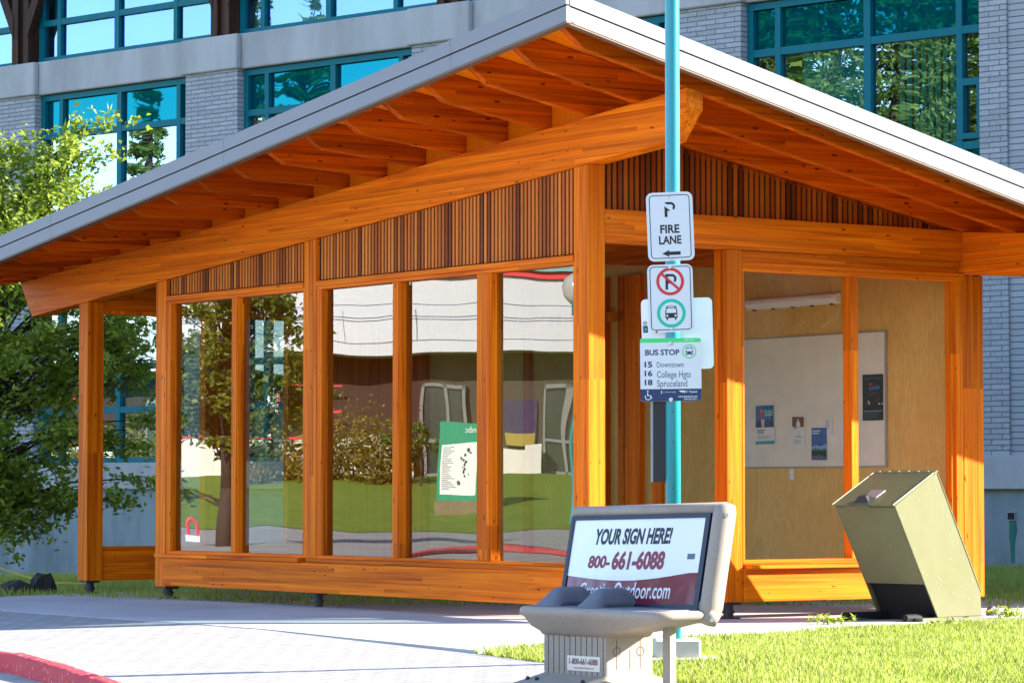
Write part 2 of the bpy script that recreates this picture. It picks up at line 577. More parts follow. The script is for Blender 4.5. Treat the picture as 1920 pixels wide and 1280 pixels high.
M['paper'] = plain('paper', (.70, .68, .66, 1), .7, var=.04)
M['board_fabric'] = plain('beige notice board fabric', (.76, .71, .60, 1), .9, var=.08, scale=5, bump=.002)
M['teal_ink'] = plain('teal ink', (.02, .30, .36, 1), .5, var=0)
M['skin'] = plain('printed skin tone', (.42, .22, .14, 1), .6, var=0)
M['brown_ink'] = plain('brown print', (.20, .07, .03, 1), .6, var=.3, scale=60)
M['sky_print'] = plain('printed sky blue', (.06, .16, .42, 1), .6, var=.3, scale=18)
M['forest_print'] = plain('printed dark green', (.02, .06, .04, 1), .6, var=.3, scale=50)
M['lamp_lens'] = plain('milky lamp lens', (.82, .81, .78, 1), .35, var=.05)
M['black_paper'] = plain('black poster', (.016, .015, .016, 1), .35, var=.3, scale=30)
M['dark_rock'] = plain('dark rubble', (.03, .026, .024, 1), .9, var=.3, scale=10, bump=.02)
M['grey_rock'] = plain('grey rock', (.20, .20, .21, 1), .9, var=.3, scale=14, bump=.02)
M['hose'] = plain('yellow rope', (.55, .48, .10, 1), .6, var=.1)
M['white_wall'] = plain('white cladding', (.52, .52, .53, 1), .6, var=.04, scale=.5)
M['cream_wall'] = plain('cream wall', (.60, .57, .50, 1), .8, var=.08, scale=.8)
M['brown_wall'] = plain('brown cladding', (.045, .019, .011, 1), .8, var=.2, scale=1)
M['grey_wall'] = plain('grey wall', (.055, .042, .030, 1), .8, var=.1, scale=.7)
M['red_rail'] = plain('red rail paint', (.65, .02, .03, 1), .5, var=.05)
M['mint_roof'] = plain('pale green roof', (.30, .58, .48, 1), .6, var=.05)
M['map_green'] = plain('green sign board', (.0, .24, .12, 1), .45, var=.05)
M['sign_brown'] = plain('brown stone base', (.22, .16, .09, 1), .9, var=.25, scale=9)
M['purple'] = plain('purple poster', (.025, .012, .06, 1), .6, var=.1)
M['yellow'] = plain('yellow print', (.30, .22, .03, 1), .6, var=.1)
M['door_frame'] = plain('grey white door frame', (.17, .17, .165, 1), .6, var=.1)
M['frosted'] = plain('frosted globe', (.36, .35, .31, 1), .2, var=.05)
M['door_glass'] = plain('dark door glass', (.035, .045, .04, 1), .12, var=.2, scale=1, spec=.6)

# ------------------------------------------------------------------ text helper
def text_poly(body, bold=0.0, shear=0.0, spacing=1.0):
    cu = bpy.data.curves.new("lettering", 'FONT')
    cu.body = body
    cu.offset = bold
    cu.shear = shear
    cu.space_character = spacing
    cu.resolution_u = 3
    o = bpy.data.objects.new("lettering", cu)
    COL.objects.link(o)
    bpy.context.view_layer.update()
    dg = bpy.context.evaluated_depsgraph_get()
    me = o.evaluated_get(dg).to_mesh()
    vs = [tuple(v.co) for v in me.vertices]
    fs = [tuple(p.vertices) for p in me.polygons]
    o.evaluated_get(dg).to_mesh_clear()
    bpy.data.objects.remove(o)
    bpy.data.curves.remove(cu)
    return vs, fs

def put_text(mb, body, x0, x1, z0, z1, fn, mi=0, bold=0.0, shear=0.0, spacing=1.0):
    """letters stretched into the box x0..x1, z0..z1 (caps height) of a sign; fn maps (x, z) to 3d"""
    vs, fs = text_poly(body, bold, shear, spacing)
    xs = [p[0] for p in vs]; ys = [p[1] for p in vs]
    ax, bx = min(xs), max(xs)
    desc = any(ch in body for ch in 'gjpqy,')
    ay = 0.0 if desc else min(ys)
    by = max(ys)
    out = [fn(x0 + (p[0] - ax) / (bx - ax) * (x1 - x0), z0 + (p[1] - ay) / (by - ay) * (z1 - z0)) for p in vs]
    mb.add(out, fs, mi)

def flat(mb, pts, fn, mi=0):
    mb.add([fn(*p) for p in pts], [tuple(range(len(pts)))], mi)

def arc(cx, cz, r, a0, a1, n=24, rx=1.0):
    return [(cx + rx * r * math.cos(R(a0 + (a1 - a0) * i / n)), cz + r * math.sin(R(a0 + (a1 - a0) * i / n))) for i in range(n + 1)]

def ring(mb, cx, cz, r0, r1, fn, mi=0, n=40, a0=0, a1=360):
    for i in range(n):
        t0 = R(a0 + (a1 - a0) * i / n); t1 = R(a0 + (a1 - a0) * (i + 1) / n)
        flat(mb, [(cx + r0 * math.cos(t0), cz + r0 * math.sin(t0)), (cx + r1 * math.cos(t0), cz + r1 * math.sin(t0)),
                  (cx + r1 * math.cos(t1), cz + r1 * math.sin(t1)), (cx + r0 * math.cos(t1), cz + r0 * math.sin(t1))], fn, mi)

def rrect(x0, x1, z0, z1, r, n=5):
    p = []
    for (cx, cz, a) in ((x1 - r, z0 + r, -90), (x1 - r, z1 - r, 0), (x0 + r, z1 - r, 90), (x0 + r, z0 + r, 180)):
        p += arc(cx, cz, r, a, a + 90, n)
    return p

def line_rr(mb, x0, x1, z0, z1, r, t, fn, mi):
    a = rrect(x0, x1, z0, z1, r); b = rrect(x0 + t, x1 - t, z0 + t, z1 - t, max(r - t, .001))
    for i in range(len(a)):
        j = (i + 1) % len(a)
        flat(mb, [a[i], a[j], b[j], b[i]], fn, mi)

# ================================================================== GROUND
def paver_z(v):
    return .03 * (v + 2.6) if v < -2.6 else 0.0

def sheet(name, pts_uvz, mat, kind='structure', thick=0):
    mb = MB()
    p = [W(u, v, z) for (u, v, z) in pts_uvz]
    if thick:
        mb.prism(p, (0, 0, -thick))
    else:
        mb.add(p, [tuple(range(len(p)))])
    o = mb.build(name, mat)
    bm = bmesh.new(); bm.from_mesh(o.data)
    bmesh.ops.recalc_face_normals(bm, faces=bm.faces)
    if not thick:
        for f in bm.faces:
            if f.normal.z < 0: f.normal_flip()
    bmesh.ops.triangulate(bm, faces=bm.faces)
    bm.to_mesh(o.data); bm.free()
    return tag(o, kind=kind)

g = MB().add([(-400, -300, -1.7), (400, -300, -1.7), (400, 500, -1.7), (-400, 500, -1.7)], [(0, 1, 2, 3)]).build('ground', M['lawn'])
tag(g, kind='structure')
# the slab under the shelter
sheet('shelter_slab', [(-3.02, -3.12, 0), (-.83, -2.84, 0), (.68, -2.62, 0), (7.6, -2.62, 0), (8.445, -1.07, 0), (8.77, -.32, 0),
                       (9.6, 2.04, 0), (10.2, 4.2, 0), (9.9, 6.6, 0), (-1.3, 6.6, 0), (-1.55, 3.6, 0), (-1.88, 1.67, 0), (-2.36, -.05, 0), (-2.5, -.86, 0)],
      M['slab'], thick=.12)
KERB = [(22, -6.0), (12, -5.25), (5, -4.98), (2.2, -4.96), (.089, -5.10), (-.56, -5.17), (-1.75, -5.49), (-3.39, -5.96), (-5.2, -6.65), (-7.5, -7.9), (-11, -11)]
pv = [(22, -2.64), (7.6, -2.64), (.68, -2.64), (-.83, -2.86), (-3.0, -3.14), (-4.1, -3.36), (-7, -4.0), (-12, -5.2), (-13.5, -9)]
sheet('paver_walk', [(u, v, paver_z(v) - .004) for (u, v) in pv + KERB[::-1]], M['pavers'])
lf = [(-3.0, -3.14), (-4.1, -3.36), (-7, -4.0), (-12, -5.2), (-15, -5.6), (-15, -2.6), (-2.9, -2.6)]
tmp = MB()
a = [W(u, v, paver_z(v) - .006) for (u, v) in lf]
b2 = [(-2.9, -2.6), (-15, -2.6), (-26, 0), (-26, 9), (-1.2, 9), (-1.3, 6.6), (-1.55, 3.6), (-1.88, 1.67), (-2.36, -.05), (-2.5, -.86)]
tmp.add(a, [tuple(range(len(a)))])
b = [W(u, v, -.006) for (u, v) in b2]
tmp.add(b, [tuple(range(len(b)))])
lawn = tmp.build('lawn', M['lawn'])
bm = bmesh.new(); bm.from_mesh(lawn.data); bmesh.ops.triangulate(bm, faces=bm.faces)
for f in bm.faces:
    if f.normal.z < 0: f.normal_flip()
bm.to_mesh(lawn.data); bm.free()
tag(lawn, kind='structure')

def back_z(s, d):
    return -.0275 * max(s, 0) * max(0, 1 - d / 19.0) - .02
mb = MB()
ss = np.linspace(-24, 50, 38); ds = np.linspace(0, 18.4, 13)
for s_ in ss:
    for d_ in ds:
        p = C0 + CS * s_ + CN * d_
        mb.v.append((p.x, p.y, back_z(s_, d_) + .015 * math.sin(s_ * 2.1) * math.sin(d_ * 1.3) * (1 if d_ > 1 else 0) - .008))
n2 = len(ds)
for i in range(len(ss) - 1):
    for j in range(n2 - 1):
        mb.f.append((i * n2 + j, i * n2 + j + 1, (i + 1) * n2 + j + 1, (i + 1) * n2 + j)); mb.m.append(0)
tag(mb.build('grass_bank', M['lawn'], smooth=True), kind='structure')

# road and red kerb
road = MB()
rp = [W(u, v - .1, -.2) for (u, v) in KERB]
rp2 = [W(26, -70, -.2), W(-60, -70, -.2), W(-60, -14, -.2)]
rr = rp[::-1] + [W(60, -8, -.2), W(60, -70, -.2), W(-60, -70, -.2), W(-60, -14, -.2)]
road.add(rr, [tuple(range(len(rr)))])
ro = road.build('road', M['road'])
bm = bmesh.new(); bm.from_mesh(ro.data); bmesh.ops.triangulate(bm, faces=bm.faces)
for f in bm.faces:
    if f.normal.z < 0: f.normal_flip()
bm.to_mesh(ro.data); bm.free()
tag(ro, kind='structure')

def kerb_strip(name, pts, zf, width=.14, drop=.16, flip=1):
    """rounded kerb following a polyline (u, v); zf gives the top height"""
    P = []
    for (a, b_) in zip(pts[:-1], pts[1:]):
        n = max(2, int(math.dist(a, b_) / .16))
        for i in range(n):
            t = i / n
            P.append((a[0] + (b_[0] - a[0]) * t, a[1] + (b_[1] - a[1]) * t))
    P.append(pts[-1])
    mb = MB()
    prof = [(0, -.05), (0, .0), (.02, .008), (.09, .006), (.115, -.006), (.135, -.03), (.155, -drop)]
    for i, (u, v) in enumerate(P):
        a = P[max(i - 1, 0)]; c_ = P[min(i + 1, len(P) - 1)]
        t = Vector((c_[0] - a[0], c_[1] - a[1])).normalized()
        nx, ny = (t.y, -t.x) if flip > 0 else (-t.y, t.x)
        for (o, z) in prof:
            j = random.uniform(-.006, .006) if .01 < o < .14 else 0
            mb.v.append(tuple(W(u - nx * -o, v - ny * -o, zf(v) + z + j)))
    k = len(prof)
    for i in range(len(P) - 1):
        for j in range(k - 1):
            mb.f.append((i * k + j, i * k + j + 1, (i + 1) * k + j + 1, (i + 1) * k + j)); mb.m.append(0)
    return mb.build(name, M['kerb'], smooth=True)
kb = kerb_strip('kerb', KERB, paver_z, flip=-1)
tag(kb, kind='structure')

# ================================================================== BUS SHELTER
RZ_S = R(90) + ANG_A                     # local x = u, local y = -v
class SB(MB):
    """shelter builder: takes (u, v, z)"""
    def b(s, u0, u1, v0, v1, z0, z1):
        return s.box(u0, u1, -v1, -v0, z0, z1)
    def pu(s, vz, u0, u1):               # profile in (v, z), extruded along u
        return s.prism([(u0, -v, z) for v, z in vz], (u1 - u0, 0, 0))
    def pv(s, uz, v0, v1):               # profile in (u, z), extruded along v
        return s.prism([(u, -v0, z) for u, z in uz], (0, -(v1 - v0), 0))

shelter = empty('bus_shelter', C, RZ_S, 'orange stained timber bus shelter with big glass panes and a twisted overhanging roof', 'bus shelter')

def under(u, v):
    return 4.05 - .0785 * u + v * (-.183 + .0377 * u)
U0, U1, V0, V1 = -1.5, 10.36, -1.3, 6.9

def post(u0, u1, v0, v1, z0, z1, foot=None, ztop2=None):
    mb = SB()
    if ztop2 is None:
        mb.b(u0, u1, v0, v1, z0, z1)
    else:
        mb.pv([(u0, z0), (u1, z0), (u1, ztop2), (u0, z1)], v0, v1)
    p = mb.build('post', M['wood_z'], shelter, bevel=.004)
    if foot:
        f = SB()
        cu, cv = foot
        f.b(cu - .075, cu + .075, cv - .075, cv + .075, z0 - .022, z0 - .002)
        f.tube((cu, -cv, -.0), (cu, -cv, z0 - .022), .043, n=16)
        f.tube((cu, -cv, .045), (cu, -cv, .068), .056, n=16)
        f.b(cu - .07, cu + .07, cv - .07, cv + .07, .0, .012)
        f.build('foot', M['steel_black'], p)
    return p
bt = lambda u: 3.674 - .0795 * u         # underside of the front beam
post(0, .195, 0, .166, .125, bt(0) - .002, (.1, .09), bt(.195) - .002)
post(4.185, 4.399, 0, .16, .44, bt(4.185) - .002, None, bt(4.399) - .002)
post(7.003, 7.21, 0, .166, .115, bt(7.003) - .002, (7.1, .09), bt(7.21) - .002)
post(8.663, 8.859, 0, .185, .135, bt(8.663) - .002, (8.76, .09), bt(8.859) - .002)
post(0, .165, 1.413, 1.577, .137, 3.048, (.085, 1.49))
post(0, .2, 4.052, 4.288, .13, 2.93, (.1, 4.17))
post(4.69, 4.94, 4.06, 4.24, .13, 3.2, (4.8, 4.15))
post(4.28, 4.44, 4.02, 4.2, .13, 3.2)
post(8.663, 8.859, 4.06, 4.26, .13, 3.5, (8.76, 4.16))
f = SB(); f.b(4.2, 4.36, .02, .14, .11, .131); f.tube((4.28, -.09, 0), (4.28, -.09, .11), .043, n=16); f.tube((4.28, -.09, .045), (4.28, -.09, .068), .056, n=16)
f.build('foot', M['steel_black'], shelter)

# roof beams
def beam(name_v0, v1, top, bot, near_up):
    mb = SB()
    pts = [(-1.07, bot(-1.07)), (9.93, bot(9.93)), (10.17, bot(10.17) + .33), (10.19, top(10.19)), (-1.287, top(-1.287)), (-1.285, bot(-1.285) + .215)]
    mb.pv(pts, name_v0, v1)
    return mb.build('roof_beam', M['wood_u'], shelter, bevel=.004)
beam(-.006, .158, lambda u: 4.05 - .0785 * u, bt, True)
beam(4.05, 4.29, lambda u: under(u, 4.05), lambda u: under(u, 4.05) - .371, False)

# rafters with tapered tails, blocking between them
for k in range(19):
    u = -1.25 + .625 * k
    mb = SB()
    un = lambda v: under(u, v) + .003
    pr = [(-1.215, un(-1.215) + .125), (-.98, un(-.98)), (6.6, un(6.6)), (6.82, un(6.82) + .125), (6.82, un(6.82) + .236), (-1.215, un(-1.215) + .236)]
    mb.pu(pr, u - .040, u + .040)
    mb.build('rafter', M['rafter_shaded'], shelter, bevel=.004)
    if k < 18 and k >= 2:
        for vv in (.06, 4.14):
            ua, ub = u + .042, u + .625 - .042
            mb = SB()
            mb.pv([(ua, under(ua, vv) + .012), (ub, under(ub, vv) + .012), (ub, under(ub, vv) + .236), (ua, under(ua, vv) + .236)], vv, vv + .04)
            mb.build('blocking', M['soffit'], shelter)

# deck
mb = SB()
nu, nv = 24, 14
for zo in (.240, .272):
    for i in range(nu + 1):
        for j in range(nv + 1):
            u = U0 + .036 + (U1 - U0 - .072) * i / nu; v = V0 + .036 + (V1 - V0 - .072) * j / nv
            mb.v.append((u, -v, under(u, v) + zo))
N = (nu + 1) * (nv + 1)
for i in range(nu):
    for j in range(nv):
        a = i * (nv + 1) + j
        q = (a, a + 1, a + nv + 2, a + nv + 1)
        mb.f.append(q); mb.m.append(0)
        mb.f.append(tuple(N + x for x in q[::-1])); mb.m.append(1)
mb.build('roof_deck', [M['soffit'], M['roof']], shelter)

def fascia(p, q, inn):
    """two metal bands with a black joint between corner points p and q (u, v); inn points inwards"""
    mb = SB()
    def band(z0, z1, t0, t1, mi):
        mb.mi = mi
        pts = []
        for z in (z0, z1):
            for (a, b) in ((p, t0), (q, t0), (q, t1), (p, t1)):
                u = a[0] + inn[0] * b; v = a[1] + inn[1] * b
                pts.append((u, -v, under(*a) + z))
        mb.hexa(pts)
    band(.055, .168, 0, .032, 0)
    band(.168, .181, .009, .032, 1)
    band(.181, .288, -.004, .032, 0)
    band(.040, .0545, .004, .075, 2)
    p0, q0 = p, q
    for t in (.13, .43, .71, .93):
        a_ = (p0[0] + (q0[0] - p0[0]) * t, p0[1] + (q0[1] - p0[1]) * t)
        ln_ = math.dist(p0, q0); e_ = .006 / ln_
        p, q = a_, (a_[0] + (q0[0] - p0[0]) * e_, a_[1] + (q0[1] - p0[1]) * e_)
        band(.056, .167, -.0015, .01, 3); band(.182, .287, -.0055, .01, 3)
    mb.build('fascia', [M['fascia'], M['fascia_gap'], M['soffit_edge'], M['fascia_seam']], shelter)
fascia((U0, V0), (U1, V0), (0, 1))
fascia((U0, V0 + .033), (U0, V1), (1, 0))
fascia((U0 + .033, V1), (U1, V1), (0, -1))
fascia((U1, V0 + .033), (U1, V1 - .033), (-1, 0))

# slatted gables
def slats_u(u0, u1, zb, top, v=.012):
    mb = SB()
    mb.mi = 1
    mb.pv([(u0, zb), (u1, zb), (u1, top(u1)), (u0, top(u0))], v + .026, v + .05)
    mb.mi = 0
    u = u0 + .008
    while u + .032 < u1:
        mb.pv([(u, zb + .004), (u + .032, zb + .004), (u + .032, top(u + .032) - .003), (u, top(u) - .003)], v + .016, v + .025)
        u += .0535
    mb.build('slat_panel', [M['slat'], M['dark_gap']], shelter)
slats_u(.197, 4.183, 2.962, bt)
slats_u(4.401, 7.001, 2.962, bt)
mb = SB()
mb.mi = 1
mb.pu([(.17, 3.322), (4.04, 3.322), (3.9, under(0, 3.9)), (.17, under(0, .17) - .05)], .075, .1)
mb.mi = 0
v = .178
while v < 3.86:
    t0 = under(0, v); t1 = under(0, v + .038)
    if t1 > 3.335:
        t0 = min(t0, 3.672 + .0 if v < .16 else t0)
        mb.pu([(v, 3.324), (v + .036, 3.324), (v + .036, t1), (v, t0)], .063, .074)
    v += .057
mb.build('slat_panel', [M['slat_dark_shaded'], M['dark_gap']], shelter)

# headers and base boards
SB().b(.0, .13, .168, 4.05, 3.05, 3.32).build('header', M['wood_v'], shelter, bevel=.004)
SB().b(.05, .11, 1.58, 4.05, 2.948, 3.048).build('header_trim', M['wood_v'], shelter)
SB().b(8.70, 8.82, .187, 4.06, 2.90, 3.3).build('header', M['wood_v'], shelter)
SB().b(.2, 7.0, -.022, .05, .131, .404).build('base_board', M['wood_u'], shelter, bevel=.004)
SB().b(-.022, .05, 1.58, 4.05, .138, .402).build('base_board', M['wood_v'], shelter, bevel=.004)
SB().b(8.69, 8.80, .187, 2.4, .134, .482).build('base_board', M['wood_v'], shelter)
SB().b(.2, 8.66, 4.1, 4.2, .134, .40).build('base_board', M['wood_u'], shelter)
# sills
SB().b(4.402, 7.12, -.062, .09, .405, .440).build('sill', M['wood_u'], shelter, bevel=.003)
SB().b(.197, 4.30, -.036, .09, .4055, .4405).build('sill', M['wood_u'], shelter, bevel=.003)
SB().b(-.085, .09, 1.60, 4.046, .4105, .442).build('sill', M['wood_v'], shelter, bevel=.003)

# windows of the long side
def window_u(u0, u1, bars, panes, jl):
    mb = SB()
    mb.mi = 1
    mb.b(u0, u1, .006, .10, 2.874, 2.956)            # head
    mb.b(u0, u1, -.012, .006, 2.905, 2.951)          # raised strip of the head
    mb.b(u0, u1, .006, .10, .4415, .470)             # bottom rail
    mb.mi = 0
    mb.b(u1 - jl, u1, .006, .10, .470, 2.874)        # far jamb
    mb.b(u0, u0 + .02, .006, .10, .470, 2.874)
    for (a, b) in bars:
        mb.b(a, b, .006, .105, .470, 2.874)
        mb.b(a + .012, b - .012, -.004, .006, .470, 2.874)
    w_ = mb.build('window', [M['fine_z'], M['wood_u']], shelter, bevel=.003)
    for (a, b) in panes:
        SB().b(a, b, .070, .079, .472, 2.872).build('pane', M['pane_long'], w_)
window_u(4.401, 7.001, [(5.61, 5.724)], [(4.424, 5.606), (5.728, 6.915)], .08)
window_u(.197, 4.183, [(2.79, 2.906), (1.39, 1.597)], [(.22, 1.386), (1.601, 2.786), (2.910, 4.095)], .085)
# window of the short side
mb = SB()
mb.mi = 1
mb.b(.0, .10, 1.579, 4.049, 2.874, 2.9475)
mb.b(-.02, .0, 1.579, 4.049, 2.9, 2.944)
mb.b(.0, .10, 1.579, 4.049, .443, .482)
mb.mi = 0
mb.b(.0, .10, 1.579, 1.602, .482, 2.874)
mb.b(.0, .10, 3.965, 4.049, .482, 2.874)
mb.b(.02, .10, 3.925, 3.965, .482, 2.874)
mb.b(.0, .11, 2.765, 2.845, .482, 2.874)
wb = mb.build('window', [M['fine_z'], M['wood_v']], shelter, bevel=.003)
for (a, b) in ((1.604, 2.763), (2.847, 3.923)):
    SB().b(.070, .078, a, b, .484, 2.872).build('pane', M['pane_short'], wb)
# left end wall: glass, broad stile, glass, then solid boards
mb = SB()
mb.b(8.70, 8.80, .187, .20, .482, 2.9); mb.b(8.69, 8.81, 1.39, 1.77, .482, 2.9); mb.b(8.70, 8.8, .187, 2.4, 2.86, 2.9)
we = mb.build('window', M['fine_z'], shelter)
for (a, b) in ((.2, 1.39), (1.77, 2.39)):
    SB().b(8.745, 8.753, a, b, .484, 2.86).build('pane', M['pane_short'], we)
SB().b(8.70, 8.79, 2.4, 4.06, .134, 2.9).build('end_wall', M['wood_z'], shelter)
# back wall of plywood
SB().pv([(.21, .13), (4.28, .13), (4.28, under(4.28, 4.05) - .373), (.21, under(.21, 4.05) - .373)], 4.052, 4.07).build('back_wall', M['plywood'], shelter)
SB().pv([(4.45, .41), (8.65, .41), (8.65, under(8.65, 4.05) - .373), (4.45, under(4.45, 4.05) - .373)], 4.12, 4.14).build('back_wall', M['plywood'], shelter)
mb = SB()
for (a, b) in ((4.95, 5.05), (5.25, 5.33), (6.6, 6.7), (8.55, 8.66)):
    mb.b(a, b, 4.06, 4.12, .41, 3.2)
mb.b(4.95, 8.66, 4.06, 4.119, 2.75, 2.85)
mb.build('wall_studs', M['fine_z'], shelter)

# ------------------------------------------------------------------ things on the shelter's back wall
RZ_W = ANG_A - R(90)                     # local x = viewer's right along the wall, y into the wall
def on_wall(u, z, v=4.052):
    return W(u, v, z)

nb_ = empty('notice_board', on_wall(2.2, 1.27), RZ_W, 'beige fabric notice board on the plywood wall inside the shelter', 'notice board')
x0, x1 = 2.2 - 3.42, 2.2 - .99
MB().box(x0, x1, -.022, -.002, 0, 1.212).build('board', M['board_fabric'], nb_)
fr = MB()
fr.box(x0, x1, -.028, -.0221, 1.206, 1.218); fr.box(x0, x1, -.028, -.0221, -.006, .008)
fr.box(x1 - .012, x1 + .006, -.0285, -.002, -.006, 1.218); fr.box(x0 - .006, x0 + .012, -.0285, -.002, -.006, 1.218)
fr.build('edge_trim', plain('board edge', (.33, .31, .28, 1), .5, var=0), nb_)

def poster(name, u0, u1, z0, z1, mats, draw, label, tilt=0.0, cat='poster'):
    """thin sheet pinned on the notice board; draw(mb, w, h, fn) paints on it"""
    wd, ht = u0 - u1, z1 - z0
    o = MB()
    o.box(0, wd, -.003, 0, 0, ht)
    lay = [0]
    def fn_layer(k):
        return lambda x, z: (x, -.003 - .0006 * k, z)
    draw(o, wd, ht, fn_layer)
    ob = o.build(name, mats, loc=W(u0, 4.0235, z0), rotz=RZ_W)
    ob.rotation_euler = (0, tilt, RZ_W)
    return tag(ob, label, cat)

def lines(mb, x0, x1, z0, z1, n, fn, mi, t=.35):
    for i in range(n):
        za = z1 - (z1 - z0) * i / n; h = (z1 - z0) / n * t
        flat(mb, [(x0, za - h), (x1 - (x1 - x0) * random.uniform(0, .35), za - h), (x1 - (x1 - x0) * .2 * (i % 2), za), (x0, za)], fn, mi)

def d_mask(mb, w_, h_, L):
    f1, f2, f3, f4 = L(1), L(2), L(3), L(4)
    flat(mb, [(.02 * w_, .42 * h_), (.98 * w_, .42 * h_), (.98 * w_, .97 * h_), (.02 * w_, .97 * h_)], f1, 5)
    flat(mb, [(.62 * w_, .45 * h_), (.68 * w_, .45 * h_), (.68 * w_, .95 * h_), (.62 * w_, .95 * h_)], f2, 1)
    flat(mb, [(.84 * w_, .45 * h_), (.9 * w_, .45 * h_), (.9 * w_, .95 * h_), (.84 * w_, .95 * h_)], f2, 1)
    flat(mb, [(.02 * w_, .42 * h_), (.98 * w_, .42 * h_), (.9 * w_, .53 * h_), (.7 * w_, .62 * h_), (.25 * w_, .62 * h_), (.05 * w_, .54 * h_)], f3, 2)
    flat(mb, [(.36 * w_, .42 * h_), (.47 * w_, .42 * h_), (.5 * w_, .62 * h_), (.31 * w_, .62 * h_)], f4, 0)
    flat(mb, arc(.34 * w_, .80 * h_, .085 * h_, 0, 360, 16, .75), f4, 3)
    flat(mb, arc(.34 * w_, .735 * h_, .075 * h_, 0, 360, 16, .8), L(5), 4)
    flat(mb, [(.40 * w_, .42 * h_), (.44 * w_, .42 * h_), (.43 * w_, .6 * h_), (.39 * w_, .6 * h_)], L(5), 4)
    flat(mb, rrect(.46 * w_, .97 * w_, .70 * h_, .87 * h_, .02 * w_), f4, 6)
    put_text(mb, "I'm doing", .51 * w_, .88 * w_, .79 * h_, .845 * h_, L(5), 0)
    put_text(mb, "my part", .55 * w_, .88 * w_, .71 * h_, .77 * h_, L(5), 0)
    lines(mb, .1 * w_, .5 * w_, .25 * h_, .36 * h_, 2, f1, 2, .5)
    lines(mb, .1 * w_, .9 * w_, .12 * h_, .21 * h_, 4, f1, 7, .3)
    flat(mb, [(0, 0), (w_, 0), (w_, .085 * h_), (0, .085 * h_)], f1, 6)
poster('poster', 2.825, 2.545, 1.487, 1.862, [M['paper'], M['ink'], M['navy_ink'], M['skin'], M['red_ink'], M['sky_print'], M['teal_ink'], M['grey_ink']], d_mask,
       'poster of a person in a dark suit and red mask on the notice board', -.012)
def d_cat(mb, w_, h_, L):
    flat(mb, [(.1 * w_, .62 * h_), (.9 * w_, .62 * h_), (.9 * w_, .94 * h_), (.1 * w_, .94 * h_)], L(1), 1)
    flat(mb, arc(.52 * w_, .7 * h_, .11 * h_, 0, 360, 16, .9), L(2), 0)
    flat(mb, arc(.5 * w_, .83 * h_, .05 * h_, 0, 360, 12, .9), L(2), 2)
    flat(mb, [(.2 * w_, .55 * h_), (.5 * w_, .6 * h_), (.5 * w_, .63 * h_), (.2 * w_, .58 * h_)], L(3), 3)
    flat(mb, arc(.55 * w_, .40 * h_, .07 * h_, 0, 360, 12, .9), L(1), 2)
    flat(mb, [(.3 * w_, .30 * h_), (.8 * w_, .30 * h_), (.75 * w_, .325 * h_), (.3 * w_, .32 * h_)], L(1), 3)
    lines(mb, .2 * w_, .8 * w_, .08 * h_, .22 * h_, 5, L(1), 3, .3)
poster('poster', 2.312, 2.102, 1.463, 1.756, [M['paper'], M['brown_ink'], M['cream_wall'], M['grey_ink']], d_cat,
       'small white flyer with a brown picture at its top, pinned to the notice board', .02)
def d_mount(mb, w_, h_, L):
    flat(mb, [(0, 0), (w_, 0), (w_, h_), (0, h_)], L(1), 1)
    flat(mb, [(0, .40 * h_), (.3 * w_, .47 * h_), (.55 * w_, .42 * h_), (w_, .5 * h_), (w_, .2 * h_), (0, .2 * h_)], L(2), 4)
    pts = [(0, .12 * h_)]
    for i in range(9):
        pts += [(w_ * (i + .1) / 9, .28 * h_), (w_ * (i + .5) / 9, (.36 + .1 * ((i * 37) % 5) / 5) * h_)]
    pts += [(w_, .28 * h_), (w_, .08 * h_), (.55 * w_, .16 * h_)]
    flat(mb, pts, L(3), 2)
    flat(mb, [(.02 * w_, .02 * h_), (.98 * w_, .02 * h_), (.98 * w_, .1 * h_), (.5 * w_, .17 * h_), (.02 * w_, .14 * h_)], L(2), 3)
    lines(mb, .06 * w_, .66 * w_, .77 * h_, .92 * h_, 2, L(2), 0, .45)
poster('poster', 2.012, 1.796, 1.335, 1.632, [M['paper'], M['sky_print'], M['forest_print'], M['grey_ink'], plain('printed haze', (.25, .42, .62, 1), .6, var=.1)], d_mount,
       'blue poster of a sky over dark fir trees on the notice board', .01)
def d_note(mb, w_, h_, L):
    lines(mb, .12 * w_, .62 * w_, .32 * h_, .86 * h_, 6, L(1), 1, .45)
poster('paper_note', 1.832, 1.722, 1.573, 1.722, [M['paper'], plain('lilac print', (.30, .24, .46, 1), .6, var=0)], d_note,
       'curled little note with lilac print above the blue fir tree poster', .09, 'note')
def d_sheet(mb, w_, h_, L):
    lines(mb, .15 * w_, .85 * w_, .1 * h_, .9 * h_, 14, L(1), 1, .2)
poster('paper_note', 1.64, 1.50, 1.44, 1.708, [M['paper'], M['lamp_lens']], d_sheet,
       'pale sheet half hidden behind the middle bar of the short side window', 0, 'note')
